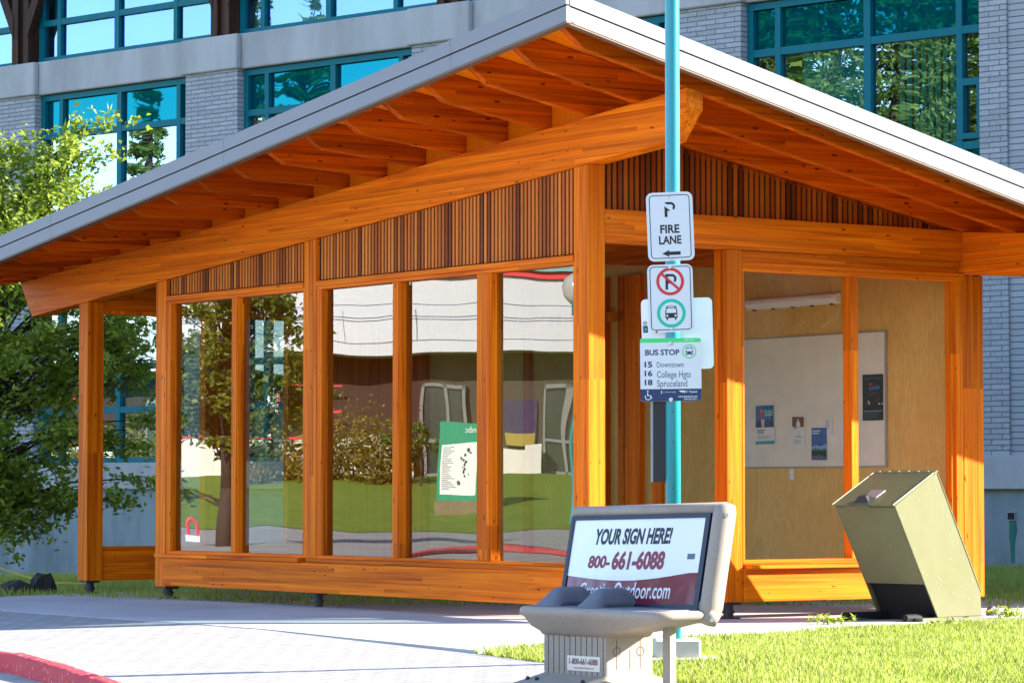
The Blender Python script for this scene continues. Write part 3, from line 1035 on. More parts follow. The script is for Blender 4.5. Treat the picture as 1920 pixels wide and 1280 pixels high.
def d_black(mb, w_, h_, L):
    f = L(1)
    for q in range(9):
        xx = (.14 + .08 * q) * w_; zz = (.89 + .02 * math.sin(q * .39)) * h_
        flat(mb, [(xx, zz), (xx + .05 * w_, zz), (xx + .05 * w_, zz + .025 * h_), (xx, zz + .025 * h_)], f, 6)
    flat(mb, [(.32 * w_, .66 * h_), (.84 * w_, .68 * h_), (.84 * w_, .75 * h_), (.32 * w_, .73 * h_)], f, 2)
    flat(mb, [(.34 * w_, .76 * h_), (.44 * w_, .765 * h_), (.44 * w_, .81 * h_), (.34 * w_, .805 * h_)], f, 3)
    flat(mb, [(.48 * w_, .77 * h_), (.66 * w_, .775 * h_), (.66 * w_, .80 * h_), (.48 * w_, .795 * h_)], f, 4)
    flat(mb, [(.35 * w_, .56 * h_), (.72 * w_, .62 * h_), (.72 * w_, .60 * h_), (.37 * w_, .535 * h_)], f, 4)
    for (a, b) in ((.1, .38), (.6, .92)):
        for q in range(5):
            xx = (a + (b - a) * random.random()) * w_; zz = (.28 + .18 * random.random()) * h_
            flat(mb, [(xx, zz), (xx + .08 * w_, zz), (xx + .07 * w_, zz + .03 * h_), (xx, zz + .025 * h_)], f, 5 if q % 2 else 4)
    flat(mb, [(.04 * w_, .198 * h_), (.96 * w_, .205 * h_), (.96 * w_, .212 * h_), (.04 * w_, .205 * h_)], f, 5)
    lines(mb, .1 * w_, .9 * w_, .03 * h_, .18 * h_, 4, f, 6, .3)
poster('poster', 1.296, 1.02, 1.685, 2.10, [M['black_paper'], M['lamp_lens'], M['sky_print'], M['red_ink'], M['brown_ink'], M['paper'], M['grey_ink']], d_black,
       'black poster with a blue bar at the right end of the notice board', 0)
# lamp
lt = empty('wall_lamp', on_wall(2.27, 2.81), RZ_W, 'long white batten lamp on the plywood above the notice board', 'lamp')
mb = MB()
ringp = [(0, -.05), (-.035, -.052), (-.075, -.035), (-.085, 0), (-.075, .035), (-.035, .052), (0, .05)]
mb.prism([(-.655, y, z) for (y, z) in ringp], (1.31, 0, 0))
mb.build('diffuser', M['lamp_lens'], lt, bevel=.012, seg=2)
mb = MB()
for i in range(5):
    x = -.56 + .28 * i
    mb.box(x - .012, x + .012, -.05, -.02, -.062, -.048)
mb.build('clips', M['steel_black'], lt)
lt.rotation_euler = (0, -.004, RZ_W)
# outlet
so = empty('power_outlet', on_wall(2.325, 1.205), RZ_W, 'small ivory outlet plate below the notice board', 'outlet')
MB().box(-.037, .037, -.008, 0, -.055, .055).build('cover_plate', plain('ivory plastic', (.62, .60, .48, 1), .4, var=0), so, bevel=.003)
mb = MB(); mb.box(-.014, .014, -.0095, -.008, .008, .036); mb.box(-.014, .014, -.0095, -.008, -.036, -.008)
mb.build('socket', M['lamp_lens'], so)

# ================================================================== BUS STOP POLE AND ITS SIGNS
PD = 20.2
PX = (1262 - 960) / 6000 * PD
PS = 6000 / PD                           # picture pixels per metre at the pole
def pxz(y):                              # picture row -> height at the pole
    return H + (916 - y) / PS * 1.0
pole = empty('sign_pole', (PX, PD, 0), 0, 'tall teal sign pole standing on a concrete footing behind the bench', 'pole')
MB().lathe([(.0475, .12), (.0470, 2.0), (.0455, 4.6), (.044, 5.2)], 28).build('post', M['teal_pole'], pole, smooth=True)
mb = MB(); mb.box(-.125, .165, -.13, .15, -.05, .13); mb.box(-.15, .285, -.18, .2, -.06, .018)
mb.build('footing', M['footing'], pole, bevel=.012)
mb = MB()
for yy in (772, 829, 915):
    mb.tube((-.004, -.0475, pxz(yy)), (-.004, -.05, pxz(yy)), .004, n=8)
mb.build('bolt_holes', M['ink'], pole)
tc_ = empty('timetable_case', (PX - .09, PD + .06, pxz(903)), 0, 'narrow black timetable case fixed behind the teal pole', 'timetable case')
MB().box(-.035, .05, -.05, .03, 0, (903 - 740) / PS).build('case', M['steel_black'], tc_, bevel=.004)
MB().box(-.047, -.0352, -.05, .03, 0, (903 - 740) / PS).build('side_cover', plain('grey case edge', (.25, .26, .32, 1), .4, var=0), tc_)

def sign(name, cx, cy, wpx, hpx, roll, y_off, label, cat='sign', yaw=-4, corner=12, mat='white_sign'):
    """flat sheet sign facing the street; returns root, (x, z) mapping per layer; units: picture pixels from the sign centre"""
    root = empty(name, (PX + (cx - 1262) / PS, PD + y_off, pxz(cy)), 0, label, cat)
    root.rotation_euler = (0, R(-roll), R(yaw))
    k = 1 / PS
    mb = MB()
    p = rrect(-wpx / 2 * k, wpx / 2 * k, -hpx / 2 * k, hpx / 2 * k, corner * k, 6)
    mb.prism([(x, 0, z) for x, z in p], (0, .003, 0))
    pl = mb.build('plate', M[mat], root)
    def L(i):
        return lambda x, z: (x * k, -.0008 * i, z * k)
    return root, L, k
def part(root, name, mats, draw):
    mb = MB(); draw(mb)
    return mb.build(name, mats, root)
def rivet(root, pts, k, r=3.2, mat=None):
    for (x, z) in pts:
        mb = MB()
        mb.lathe([(r * k, 0), (r * k, .004), (r * .6 * k, .006)], 12)
        n = 36
        vs = mb.v[-n:]
        mb.v[-n:] = [(x * k + a, -.0012 - c_, z * k + b_) for (a, b_, c_) in vs]
        mb.build('bolt', mat or M['steel_grey'], root)

def p_symbol(mb, cx, cz, h, L, mi, plain_p=False):
    """parking P with a slanting cut, height h (pixels)"""
    s_ = h / 28.0
    def q(x, z): return (cx + x * s_, cz + z * s_)
    # bowl
    out = [(-10, 14), (1.5, 14)] + [(1.5 + 8.8 * math.cos(R(a)), 5.4 + 8.6 * math.sin(R(a))) for a in range(85, -52, -9)]
    inn = [(1.5 + 4.4 * math.cos(R(a)), 5.3 + 4.3 * math.sin(R(a))) for a in range(-45, 86, 10)] + [(1.5, 9.6), (-5.4, 9.6)]
    n = len(out)
    ring_ = out + inn
    ring_ = [q(*p) for p in ring_]
    # triangulate as strip of quads
    oi = out; ii = inn[::-1]
    m_ = 24
    def rs(P):
        d = [0]
        for a, b in zip(P[:-1], P[1:]): d.append(d[-1] + math.dist(a, b))
        return [(float(np.interp(t * d[-1], d, [p[0] for p in P])), float(np.interp(t * d[-1], d, [p[1] for p in P]))) for t in np.linspace(0, 1, m_)]
    A_, B_ = rs(oi), rs(ii)
    for i in range(m_ - 1):
        flat(mb, [q(*A_[i]), q(*A_[i + 1]), q(*B_[i + 1]), q(*B_[i])], L, mi)
    if plain_p:
        flat(mb, [q(-10, -14), q(-5.4, -14), q(-5.4, 9.7), q(-10, 14)], L, mi)
        flat(mb, [q(-5.4, -3.2), q(2, -3.2), q(2, 1.0), q(-5.4, 1.0)], L, mi)
    else:
        flat(mb, [q(-10, -14), q(-4.6, -14), q(-4.6, -2.6), q(-1, -2.6), q(1.2, -2.3), q(-10, 6.5)], L, mi)

def bus_icon(mb, cx, cz, h, L, dark, light):
    s_ = h / 28.0
    def q(P): return [(cx + x * s_, cz + z * s_) for x, z in P]
    flat(mb, q([(-11.5, -9), (11.5, -9), (11.5, 3), (9.5, 12), (7, 14), (0, 14.8), (-7, 14), (-9.5, 12), (-11.5, 3)]), L[0], dark)
    flat(mb, q([(-9.8, 0.5), (9.8, .5), (8.2, 9.6), (-8.2, 9.6)]), L[1], light)
    flat(mb, q([(-6.4, 11.3), (6.4, 11.3), (5.6, 13.2), (0, 13.8), (-5.6, 13.2)]), L[1], light)
    for sx in (-1, 1):
        flat(mb, q(arc(sx * 8, -4.6, 2.1, 0, 360, 12)), L[1], light)
        flat(mb, q([(sx * 8 - 1.4, -13), (sx * 8 + 1.4, -13), (sx * 8 + 1.4, -9), (sx * 8 - 1.4, -9)]), L[0], dark)

fl, L, k = sign('fire_lane_sign', 1256.5, 425.5, 87, 129, 2.2, -.064, 'white no parking fire lane sign at the top of the teal pole')
part(fl, 'border', M['ink'], lambda mb: line_rr(mb, -38, 38, -59.5, 59.5, 7, 1.5, L(1), 0))
part(fl, 'parking_symbol', M['ink'], lambda mb: p_symbol(mb, .5, 32, 28, L(1), 0))
part(fl, 'lettering', M['ink'], lambda mb: (put_text(mb, "FIRE", -19, 17, -12.5, 3.5, L(1), 0, .03), put_text(mb, "LANE", -22, 20, -33, -17, L(1), 0, .03)))
part(fl, 'arrow', M['ink'], lambda mb: (flat(mb, [(-17, -50.5), (-3, -57), (-6, -50.5), (-3, -43.5)], L(1), 0), flat(mb, [(-6, -53.5), (17.5, -53.5), (17.5, -47), (-6, -47)], L(1), 0)))
rivet(fl, [(-.5, 56), (-.5, -61)], k, 2.2)

ns, L, k = sign('no_parking_sign', 1257, 560, 85, 127, 1.6, -.062, 'white sign with a struck out P above a bus in a green ring')
part(ns, 'border', M['ink'], lambda mb: line_rr(mb, -38, 38.5, -59.5, 60, 7, 1.5, L(1), 0))
part(ns, 'parking_symbol', M['ink'], lambda mb: p_symbol(mb, 1.5, 31, 29, L(1), 0, True))
def dr(mb):
    ring(mb, 0, 31.5, 20.5, 26, L(2), 0)
    c_, s_ = math.cos(R(-43)), math.sin(R(-43))
    flat(mb, [(x * c_ - z * s_, 31.5 + x * s_ + z * c_) for x, z in ((-22, -2.3), (22, -2.3), (22, 2.3), (-22, 2.3))], L(3), 0)
part(ns, 'prohibition_ring', M['red_ink'], dr)
part(ns, 'green_ring', M['green_ink'], lambda mb: ring(mb, .5, -28, 21, 27, L(1), 0))
part(ns, 'bus_symbol', [M['ink'], M['white_sign']], lambda mb: bus_icon(mb, .5, -28, 27.5, (L(1), L(2)), 0, 1))
rivet(ns, [(0, 58), (.5, -57)], k, 3.2)
part(ns, 'rust_spot', M['brown_ink'], lambda mb: flat(mb, arc(-28, -62, 2, 0, 360, 10), L(2), 0))

bs, L, k = sign('bus_stop_sign', 1257, 693.5, 114, 118, .6, -.060, 'bus stop route sign with a green top edge and navy foot', corner=4)
def dg(mb):
    flat(mb, [(-57, 51), (57, 51), (57, 56), (54, 58.8), (-54, 58.8), (-57, 56)], L(1), 0)
part(bs, 'green_band', M['lime_ink'], dg)
part(bs, 'navy_band', M['navy_ink'], lambda mb: flat(mb, [(-54, -58.8), (54, -58.8), (57, -56), (57, -36), (-57, -36), (-57, -56)], L(1), 0))
def dl(mb):
    put_text(mb, "BUS STOP", -47.5, 16.5, 27, 38, L(1), 0, .03)
    for (a, z) in (("15", 4.5), ("16", -12), ("18", -29)):
        put_text(mb, a, -49, -34.5, z, z + 11, L(1), 0, .035)
part(bs, 'lettering', M['navy_ink'], dl)
part(bs, 'route_name', M['grey_ink'], lambda mb: put_text(mb, "Downtown", -26, 24, 4.5, 14.5, L(1), 0, .004))
part(bs, 'route_name', M['grey_ink'], lambda mb: put_text(mb, "College Hgts", -26, 37, -14.8, -2.5, L(1), 0, .004))
part(bs, 'route_name', M['grey_ink'], lambda mb: put_text(mb, "Spruceland", -26, 30.5, -31.8, -19, L(1), 0, .004))
part(bs, 'green_ring', M['lime_ink'], lambda mb: ring(mb, 35, 33.5, 11.2, 13.2, L(1), 0))
part(bs, 'bus_symbol', [M['navy_ink'], M['white_sign']], lambda mb: bus_icon(mb, 35, 33.5, 16.5, (L(1), L(2)), 0, 1))
def dw(mb):
    f = L(2)
    ring(mb, -43, -50.5, 4.6, 6, f, 0, 20, 150, 380)
    flat(mb, arc(-43.6, -39.8, 1.5, 0, 360, 10), f, 0)
    flat(mb, [(-44.6, -48.5), (-42.8, -48.5), (-42.8, -42), (-44.6, -42)], f, 0)
    flat(mb, [(-44.6, -49), (-38.5, -49), (-36.4, -54), (-35, -53.4), (-37.6, -47.4), (-44.6, -47.4)], f, 0)
part(bs, 'wheelchair_symbol', M['white_sign'], dw)
def dw2(mb):
    f = L(2)
    put_text(mb, "CITY OF PRINCE GEORGE", -16, 9, -43, -40.8, f, 0)
    flat(mb, [(-18.6, -45), (-17.4, -45), (-17.4, -38.5), (-18.6, -38.5)], f, 0)
part(bs, 'city_mark', M['white_sign'], dw2)
def dw3(mb):
    f = L(2)
    put_text(mb, "BC Transit", 24, 49, -43.5, -39.5, f, 0, .02, .3)
    flat(mb, [(14, -39), (28, -39.4), (24, -41.2), (26, -43.6), (18, -42)], f, 0)
part(bs, 'operator_mark', M['white_sign'], dw3)
def dw4(mb):
    f = L(2)
    put_text(mb, "www.bctransit.com", 13, 49, -52, -48.4, f, 0, .02)
part(bs, 'web_address', M['white_sign'], dw4)
def dw5(mb):
    f = L(2)
    put_text(mb, "250-563-0011", 24, 49, -56.6, -53.6, f, 0, .02)
part(bs, 'phone_number', M['white_sign'], dw5)
def dw6(mb):
    f = L(2)
    put_text(mb, "100 017", 26, 44, 53.2, 57, f, 0, .02)
part(bs, 'stop_number', M['white_sign'], dw6)
rivet(bs, [(0, 49.5), (0, -56)], k, 4.2)
bk, L, k = sign('blank_sign', 1271, 625, 134, 134, 1.5, .052, 'larger white sheet turned away behind the pole and bus signs', corner=9, mat='aluminium', yaw=-6)
def dk(mb):
    z0 = 16
    ring(mb, -60, z0 + 6, 2.0, 3.6, L(1), 1, 16)
    flat(mb, [(-64, z0 - 12), (-55, z0 - 12), (-55, z0 + 1), (-64, z0 + 1)], L(1), 1)
    flat(mb, [(-62, z0 - 10), (-57, z0 - 10), (-57, z0 - 2), (-62, z0 - 2)], L(2), 0)
part(bk, 'sticker', [M['teal_ink'], M['ink']], dk)

# ================================================================== ADVERTISING BENCH
BZ = -.056
bench = empty('advertising_bench', ((1137 - 960) / 6000 * 18.0, 18.0, BZ + .014), R(-50), 'beige plastic street bench with an advertising panel as its back', 'bench')
# local: x along the bench (towards the near right), y front to back, z up from the ground
SZ = .43                                  # seat height
def loft(mb, rings):
    n = len(rings[0]); o = len(mb.v)
    for r_ in rings: mb.v += [tuple(p) for p in r_]
    for k_ in range(len(rings) - 1):
        for i in range(n):
            j = (i + 1) % n
            mb.f.append((o + k_ * n + i, o + k_ * n + j, o + (k_ + 1) * n + j, o + (k_ + 1) * n + i)); mb.m.append(mb.mi)
    mb.f.append(tuple(o + i for i in range(n - 1, -1, -1))); mb.m.append(mb.mi)
    mb.f.append(tuple(o + (len(rings) - 1) * n + i for i in range(n))); mb.m.append(mb.mi)
def rr3(x0, x1, y0, y1, r, z, n=6):
    return [(x, y, z) for x, y in rrect(x0, x1, y0, y1, r, n)]
sx0, sx1, sy0, sy1 = -.80, .475, -.02, .42
mb = MB()
loft(mb, [rr3(-.655, -.085, .07, .43, .03, .275), rr3(-.66, -.06, .05, .43, .04, .295), rr3(-.72, .16, .02, .43, .06, .325), rr3(sx0 + .03, sx1 - .05, sy0 + .015, sy1, .09, .375),
          rr3(sx0 + .004, sx1 - .006, sy0 + .002, sy1, .1, .392), rr3(sx0, sx1, sy0, sy1, .1, .412), rr3(sx0 + .006, sx1 - .006, sy0 + .006, sy1, .1, .428), rr3(sx0 + .022, sx1 - .022, sy0 + .022, sy1 - .01, .09, .436)])
mb.build('seat', M['bench_plastic'], bench, smooth=True)
mb = MB()
loft(mb, [rr3(sx0 + .05, sx1 - .05, sy0 + .05, sy1 - .015, .07, .434), rr3(sx0 + .055, sx1 - .055, sy0 + .055, sy1 - .02, .07, .441)])
mb.build('seat_top', M['bench_dark'], bench, smooth=False)
for lc in (-.58, -.215):
    mb = MB()
    rg = []
    for (y, hw, h) in ((.03, .118, .001), (.045, .112, .012), (.10, .085, .075), (.125, .072, .098), (.15, .066, .108), (.29, .066, .110), (.315, .07, .105), (.39, .10, .03), (.41, .11, .004)):
        c8 = []
        for (a, q) in ((-1, 0), (-.86, .3), (-.7, .7), (-.52, .93), (-.3, 1.0), (.3, 1.0), (.52, .93), (.7, .7), (.86, .3), (1, 0)):
            c8.append((lc + hw * 1.0 * a, y, .438 + h * q))
        rg.append(c8)
    loft(mb, rg)
    mb.build('armrest', M['bench_dark'], bench, smooth=True)
# pedestal
mb = MB()
px0, px1, py0, py1 = -.64, -.095, .08, .44
loft(mb, [rr3(px0 - .0, px1 + .0, py0, py1, .012, .0, 2), rr3(px0, px1, py0, py1, .012, .30, 2)])
mb.build('pedestal', M['bench_plastic'], bench)
mb = MB()
for i in range(11):
    x = px0 + .045 + i * .0475
    mb.box(x - .0025, x + .0025, py0 - .0012, py0 + .004, .056, .292)
for yy in (.16, .26, .34):
    mb.box(px1 - .004, px1 + .0012, yy - .002, yy + .002, .09, .262 if yy != .26 else .2)
for yy in (.16, .34):
    for i in range(20):
        a0 = 2 * math.pi * i / 20; a1 = 2 * math.pi * (i + 1) / 20
        mb.add([(px1 + .0014, yy + r_ * math.cos(a), .19 + r_ * math.sin(a)) for a, r_ in ((a0, .024), (a1, .024), (a1, .028), (a0, .028))], [(0, 1, 2, 3)])
mb.build('grooves', plain('groove shadow line', (.07, .055, .05, 1), .9, var=0), bench)
mb = MB()
loft(mb, [rr3(px0 - .11, px1 + .10, py0 - .12, py1 + .1, .03, -.03), rr3(px0 - .13, px1 + .12, py0 - .14, py1 + .12, .03, -.005), rr3(px0 - .03, px1 + .03, py0 - .03, py1 + .03, .02, .042), rr3(px0 - .004, px1 + .004, py0 - .004, py1 + .004, .012, .055)])
mb.build('foot_flange', M['bench_plastic'], bench)
for x in (-.68, -.60, -.2):
    MB().tube((x, py0 - .075, .016), (x, py0 - .09, .028), .012, n=10).build('bolt', M['steel_black'], bench)
MB().tube((-.42, py0 + .01, .285), (-.42, py0 - .004, .283), .016, n=10).build('drain_hole', M['steel_black'], bench)
mb = MB(); mb.box(.162, .222, .27, .33, -.05, .36)
mb.build('leg', M['bench_plastic'], bench, bevel=.008)
# back with its panel
LEAN = .20
def bp(x, h, d=0.0):                      # point on the leaning back: h metres up from the seat, d backwards
    y = .345 + h * LEAN + d
    return (x, y, SZ + .0 + h + .022 * (x + .2))
bx0, bx1 = -.875, .40
mb = MB()
ht = .585
prof = [(0, 0), (.03, -.012), (.075, -.004), (.10, .03), (.09, .075), (.03, .09), (0, .07)]
def frame_ring(x0, x1, h0, h1, wd, d0, d1):
    """rounded frame bars"""
    pass
def bar(mb, a, b, up, r):                 # capsule like bar between local points
    mb.tube(a, b, r, r, 16)
# near end tube: a thick rounded bar following the lean, knuckled at its foot
def back_tube(mb, x, r, h0, h1, n=14):
    rings = []
    hs = [(h0 - .02, r * .55), (h0, r * .9), (h0 + .03, r), (h0 + .1, r), ((h0 + h1) / 2, r), (h1 - .06, r), (h1 - .015, r * .85), (h1, r * .45)]
    for (h, rr_) in hs:
        c_ = bp(x, h, .03)
        rings.append([(c_[0] + rr_ * .95 * math.cos(2 * math.pi * i / n), c_[1] + rr_ * 1.15 * math.sin(2 * math.pi * i / n), c_[2]) for i in range(n)])
    loft(mb, rings)
back_tube(mb, bx1 + .055, .062, -.03, ht)
back_tube(mb, bx0 + .075, .03, .02, ht - .02)
c0, c1 = bp(bx0 + .065, ht - .03, .03), bp(bx1 + .055, ht - .03, .03)
mb.tube(c0, c1, .036, .04, 14)
mb.tube(bp(bx0 + .06, .01, .05), bp(bx1 + .05, .01, .05), .05, .055, 14)
mb.prism([bp(bx0 + .07, .0, .035), bp(bx1, .0, .035), bp(bx1, ht - .04, .035), bp(bx0 + .07, ht - .04, .035)], (0, .05, 0))
mb.tube(bp(bx1 + .055, -.08, .015), bp(bx1 + .055, -.02, .03), .05, .062, 14)
mb.build('backrest', M['bench_plastic'], bench, smooth=True)
for (h, d) in ((.52, -.02), (-.06, -.02)):
    mb = MB()
    c_ = bp(bx1 + .10, h, .02)
    mb.tube((c_[0] - .02, c_[1] - .01, c_[2]), (c_[0] + .013, c_[1] - .028, c_[2]), .012, n=10)
    mb.build('bolt', M['steel_grey'], bench)
# panel: dark frame, printed sheet, lettering
X0, X1, Hb, Ht = -.80, .385, -.005, .535
fr = MB()
def fbar(x0, x1, h0, h1, d0, d1):
    p = []
    for h in (h0, h1):
        for (x, d) in ((x0, d0), (x1, d0), (x1, d1), (x0, d1)):
            p.append(bp(x, h, d))
    fr.hexa(p)
fbar(X0, X1, Ht - .026, Ht, -.012, .03); fbar(X0, X1, Hb, Hb + .03, -.012, .03)
fbar(X0, X0 + .03, Hb + .03, Ht - .026, -.012, .03); fbar(X1 - .036, X1, Hb + .03, Ht - .026, -.012, .03)
fr.build('panel_frame', M['navy'], bench)
gx0, gx1, gz0, gz1 = X0 + .03, X1 - .036, Hb + .03, Ht - .026
def gl_sheet(name, col, rough=.12):
    m = NT(name); m.set(color=col, rough=rough, spec=.5, coat=.6,
                        normal=m.bump(m.noise(m.obj((1, 1, 1)), 4, 2), .5, .006)); return m.mat
M['ad_white'] = gl_sheet('glossy white sheet', (.74, .75, .80, 1))
M['ad_maroon'] = gl_sheet('glossy maroon sheet', (.17, .012, .03, 1), .08)
sh = MB()
def q(x, z, d=-.004): return bp(gx0 + (gx1 - gx0) * x, gz0 + (gz1 - gz0) * z, d)
def wave(x): return .335 - .075 * math.sin(math.pi * min(1, x * 1.08)) ** 1.0 + .03 * x
nx = 28
for i in range(nx):
    a, b = i / nx, (i + 1) / nx
    sh.add([q(a, wave(a)), q(b, wave(b)), q(b, 1), q(a, 1)], [(0, 1, 2, 3)], 0)
    sh.add([q(a, 0), q(b, 0), q(b, wave(b)), q(a, wave(a))], [(0, 1, 2, 3)], 1)
sh.build('panel', [M['ad_white'], M['ad_maroon']], bench)
lt_ = MB()
put_text(lt_, "YOUR SIGN HERE!", .18, .765, .70, .895, lambda x, z: q(x, z, -.0055), 0, .038, .2)
lt_.build('headline', M['ink'], bench)
lt_ = MB()
put_text(lt_, "800-", .15, .32, .42, .575, lambda x, z: q(x, z, -.0055), 0, .038, .1)
put_text(lt_, "661-6088", .335, .735, .40, .625, lambda x, z: q(x, z, -.0055), 0, .042, .1)
lt_.build('phone_number', M['maroon'], bench)
lt_ = MB()
put_text(lt_, "CreativeOutdoor.com", .115, .81, .06, .255, lambda x, z: q(x, z, -.0055), 0, .012, .1)
lt_.build('web_address', M['white_sign'], bench)
lt_ = MB()
lt_.add([q(.90, .52, -.0055), q(.955, .52, -.0055), q(.955, .585, -.0055), q(.90, .585, -.0055)], [(0, 1, 2, 3)])
lt_.build('small_label', M['grey_ink'], bench)
# number plate on the pedestal
pl = MB()
ax0, ax1 = -.425, -.145
def pq(x, z, d=0.0): return (ax0 + (ax1 - ax0) * x, py0 - .004 - d, .078 + .085 * z)
pl.hexa([pq(0, 0, -.003), pq(1, 0, -.003), pq(1, 0), pq(0, 0), pq(0, 1, -.003), pq(1, 1, -.003), pq(1, 1), pq(0, 1)])
npl = pl.build('number_plate', plain('ivory plate', (.66, .61, .50, 1), .4, var=.03), bench)
t_ = MB(); put_text(t_, "1-800-661-6088", .06, .94, .42, .84, lambda x, z: pq(x, z, .001), 0, .03)
t_.build('plate_number', plain('faded maroon print', (.22, .06, .07, 1), .6, var=.2, scale=80), npl)
t_ = MB(); put_text(t_, "www.CreativeOutdoor.com", .2, .82, .14, .28, lambda x, z: pq(x, z, .001), 0, .02)
t_.build('plate_address', plain('faded pink print', (.55, .12, .14, 1), .6, var=0), npl)

# ================================================================== LITTER BIN
BD = 25.6
bin_ = empty('litter_bin', ((1677 - 960) / 6000 * BD, BD, 0), R(-45), 'olive metal leaning litter bin with a black open foot beside the shelter', 'litter bin')
# local x: along the front (viewer right), y: front to back, z up; front top right corner at x = 0, y = 0
Wd = .615
prof = [(0, .932), (.548, 1.205), (1.125, .225), (1.14, .03), (.55, .03)]
def slab2(mb, pr, x0, x1):
    mb.prism([(x0, y, z) for y, z in pr], (x1 - x0, 0, 0))
side = prof
shell = MB()
slab2(shell, side, -.012, 0); slab2(shell, side, -Wd, -Wd + .012)
shell.build('side_panel', M['olive'], bin_, bevel=.003)
def lerp(a, b, t): return (a[0] + (b[0] - a[0]) * t, a[1] + (b[1] - a[1]) * t)
f_t, f_b = prof[0], prof[4]
split = lerp(f_t, f_b, .70)
def plate(p, q_, th, x0=-Wd + .0125, x1=-.0125):
    n = Vector((q_[1] - p[1], -(q_[0] - p[0]))).normalized() * th
    mb = MB(); slab2(mb, [p, q_, (q_[0] + n.x, q_[1] + n.y), (p[0] + n.x, p[1] + n.y)], x0, x1); return mb
pth = lambda p, d: (p[0] + d, p[1])
plate(pth(lerp(f_t, f_b, .01), .004), pth(split, .004), -.012).build('front_panel', M['olive'], bin_)
mb = plate(pth(split, .05), pth(f_b, .05), -.012); mb.box(-Wd + .0125, -.0125, .62, 1.11, .03, .042)
mb.build('foot_opening', M['void'], bin_)
plate(prof[1], prof[2], -.012, -Wd + .0125, -.0125).build('back_panel', M['olive'], bin_)
mb = MB()
l0, l1 = (-.022, .928), lerp(prof[0], prof[1], .93)
n_ = Vector((-(l1[1] - l0[1]), l1[0] - l0[0])).normalized() * .016
slab2(mb, [l0, l1, (l1[0] + n_.x, l1[1] + n_.y), (l0[0] + n_.x, l0[1] + n_.y)], -Wd - .004, .004)
lid = mb.build('lid', M['olive'], bin_, bevel=.003)
mb = MB()
l2, l3 = lerp(prof[0], prof[1], .945), (prof[1][0] + .012, prof[1][1] + .004)
slab2(mb, [l2, l3, (l3[0] + n_.x, l3[1] + n_.y), (l2[0] + n_.x, l2[1] + n_.y)], -Wd - .004, .004)
mb.build('hinge_strip', M['olive'], bin_)
mb = MB()
def on_lid(x, t, d): 
    p = lerp(l0, l1, t); return (x, p[0] + n_.x * d, p[1] + n_.y * d)
mb.hexa([on_lid(-.40, .22, 1.02), on_lid(-.26, .22, 1.02), on_lid(-.26, .45, 1.02), on_lid(-.40, .45, 1.02), on_lid(-.40, .22, 1.2), on_lid(-.26, .22, 1.2), on_lid(-.26, .45, 1.2), on_lid(-.40, .45, 1.2)])
mb.build('latch_plate', M['steel_grey'], lid)
mb = MB()
for x_ in (.004, -Wd - .004):
    a_, b_ = on_lid(x_, 0, 1.02), on_lid(x_, 1, 1.02)
    mb.tube(a_, b_, .0055, n=6)
mb.tube((.001, prof[1][0] + .006, prof[1][1] - .012), (.001, prof[2][0] + .006, prof[2][1]), .006, n=6)
mb.build('edge_trim', plain('olive edge highlight', (.30, .29, .17, 1), .35, var=.1), lid)  # pale strips paint edge highlights along the lid and back edge
mb = MB()
mb.hexa([on_lid(-.42, .06, 1.1), on_lid(-.27, .06, 1.1), on_lid(-.27, .2, 1.1), on_lid(-.42, .2, 1.1), on_lid(-.385, .12, 3.6), on_lid(-.31, .12, 3.6), on_lid(-.31, .2, 3.0), on_lid(-.385, .2, 3.0)])
mb.build('latch_cover', M['steel_black'], lid)
mb = MB(); mb.hexa([on_lid(-.46, -.045, .3), on_lid(-.22, -.045, .3), on_lid(-.25, .02, .5), on_lid(-.43, .02, .5), on_lid(-.46, -.045, .75), on_lid(-.22, -.045, .75), on_lid(-.25, .02, 1.2), on_lid(-.43, .02, 1.2)])
mb.build('handle_lip', M['olive'], lid)
mb = MB()
def riv(y, z): mb.tube((-.001, y, z), (.004, y, z), .006, n=8)
for t in (.05, .2, .3, .42, .55, .7, .9): riv(*lerp((.505, 1.11), (1.055, .24), t))
for (y, z) in ((.42, 1.07), (.30, .98), (.58, .33), (.585, .29), (.86, .27), (.96, .17), (.55, .36), (.75, .22)): riv(y, z)
for t in (.12, .38, .6, .8, .95):
    p = lerp(f_t, f_b, t); riv(p[0] + .025, p[1])
for i in range(6):
    p = on_lid(-.56 + i * .1, 1.02, 1.3); mb.tube(p, (p[0], p[1] + .001, p[2] + .008), .008, n=8)
for i in range(4):
    mb.tube((-.55 + i * .16, split[0] + .002, split[1] + .03), (-.55 + i * .16, split[0] - .006, split[1] + .032), .007, n=8)
mb.build('rivets', plain('rivet paint', (.42, .40, .24, 1), .3, var=0), bin_)
mb = MB()
mb.box(-.07, .012, .34, 1.15, -.03, .029); mb.box(-Wd - .012, -Wd + .07, .10, 1.15, -.03, .029)
mb.build('base_rail', [plain('grey green skid', (.15, .145, .09, 1), .5, var=.25)], bin_)
mb = MB(); mb.tube((-Wd + .03, .08, .035), (-Wd + .06, .62, .035), .035, n=12); mb.tube((-.1, .25, .03), (-.1, .6, .03), .03, n=10)
mb.build('base_tube', M['void'], bin_)

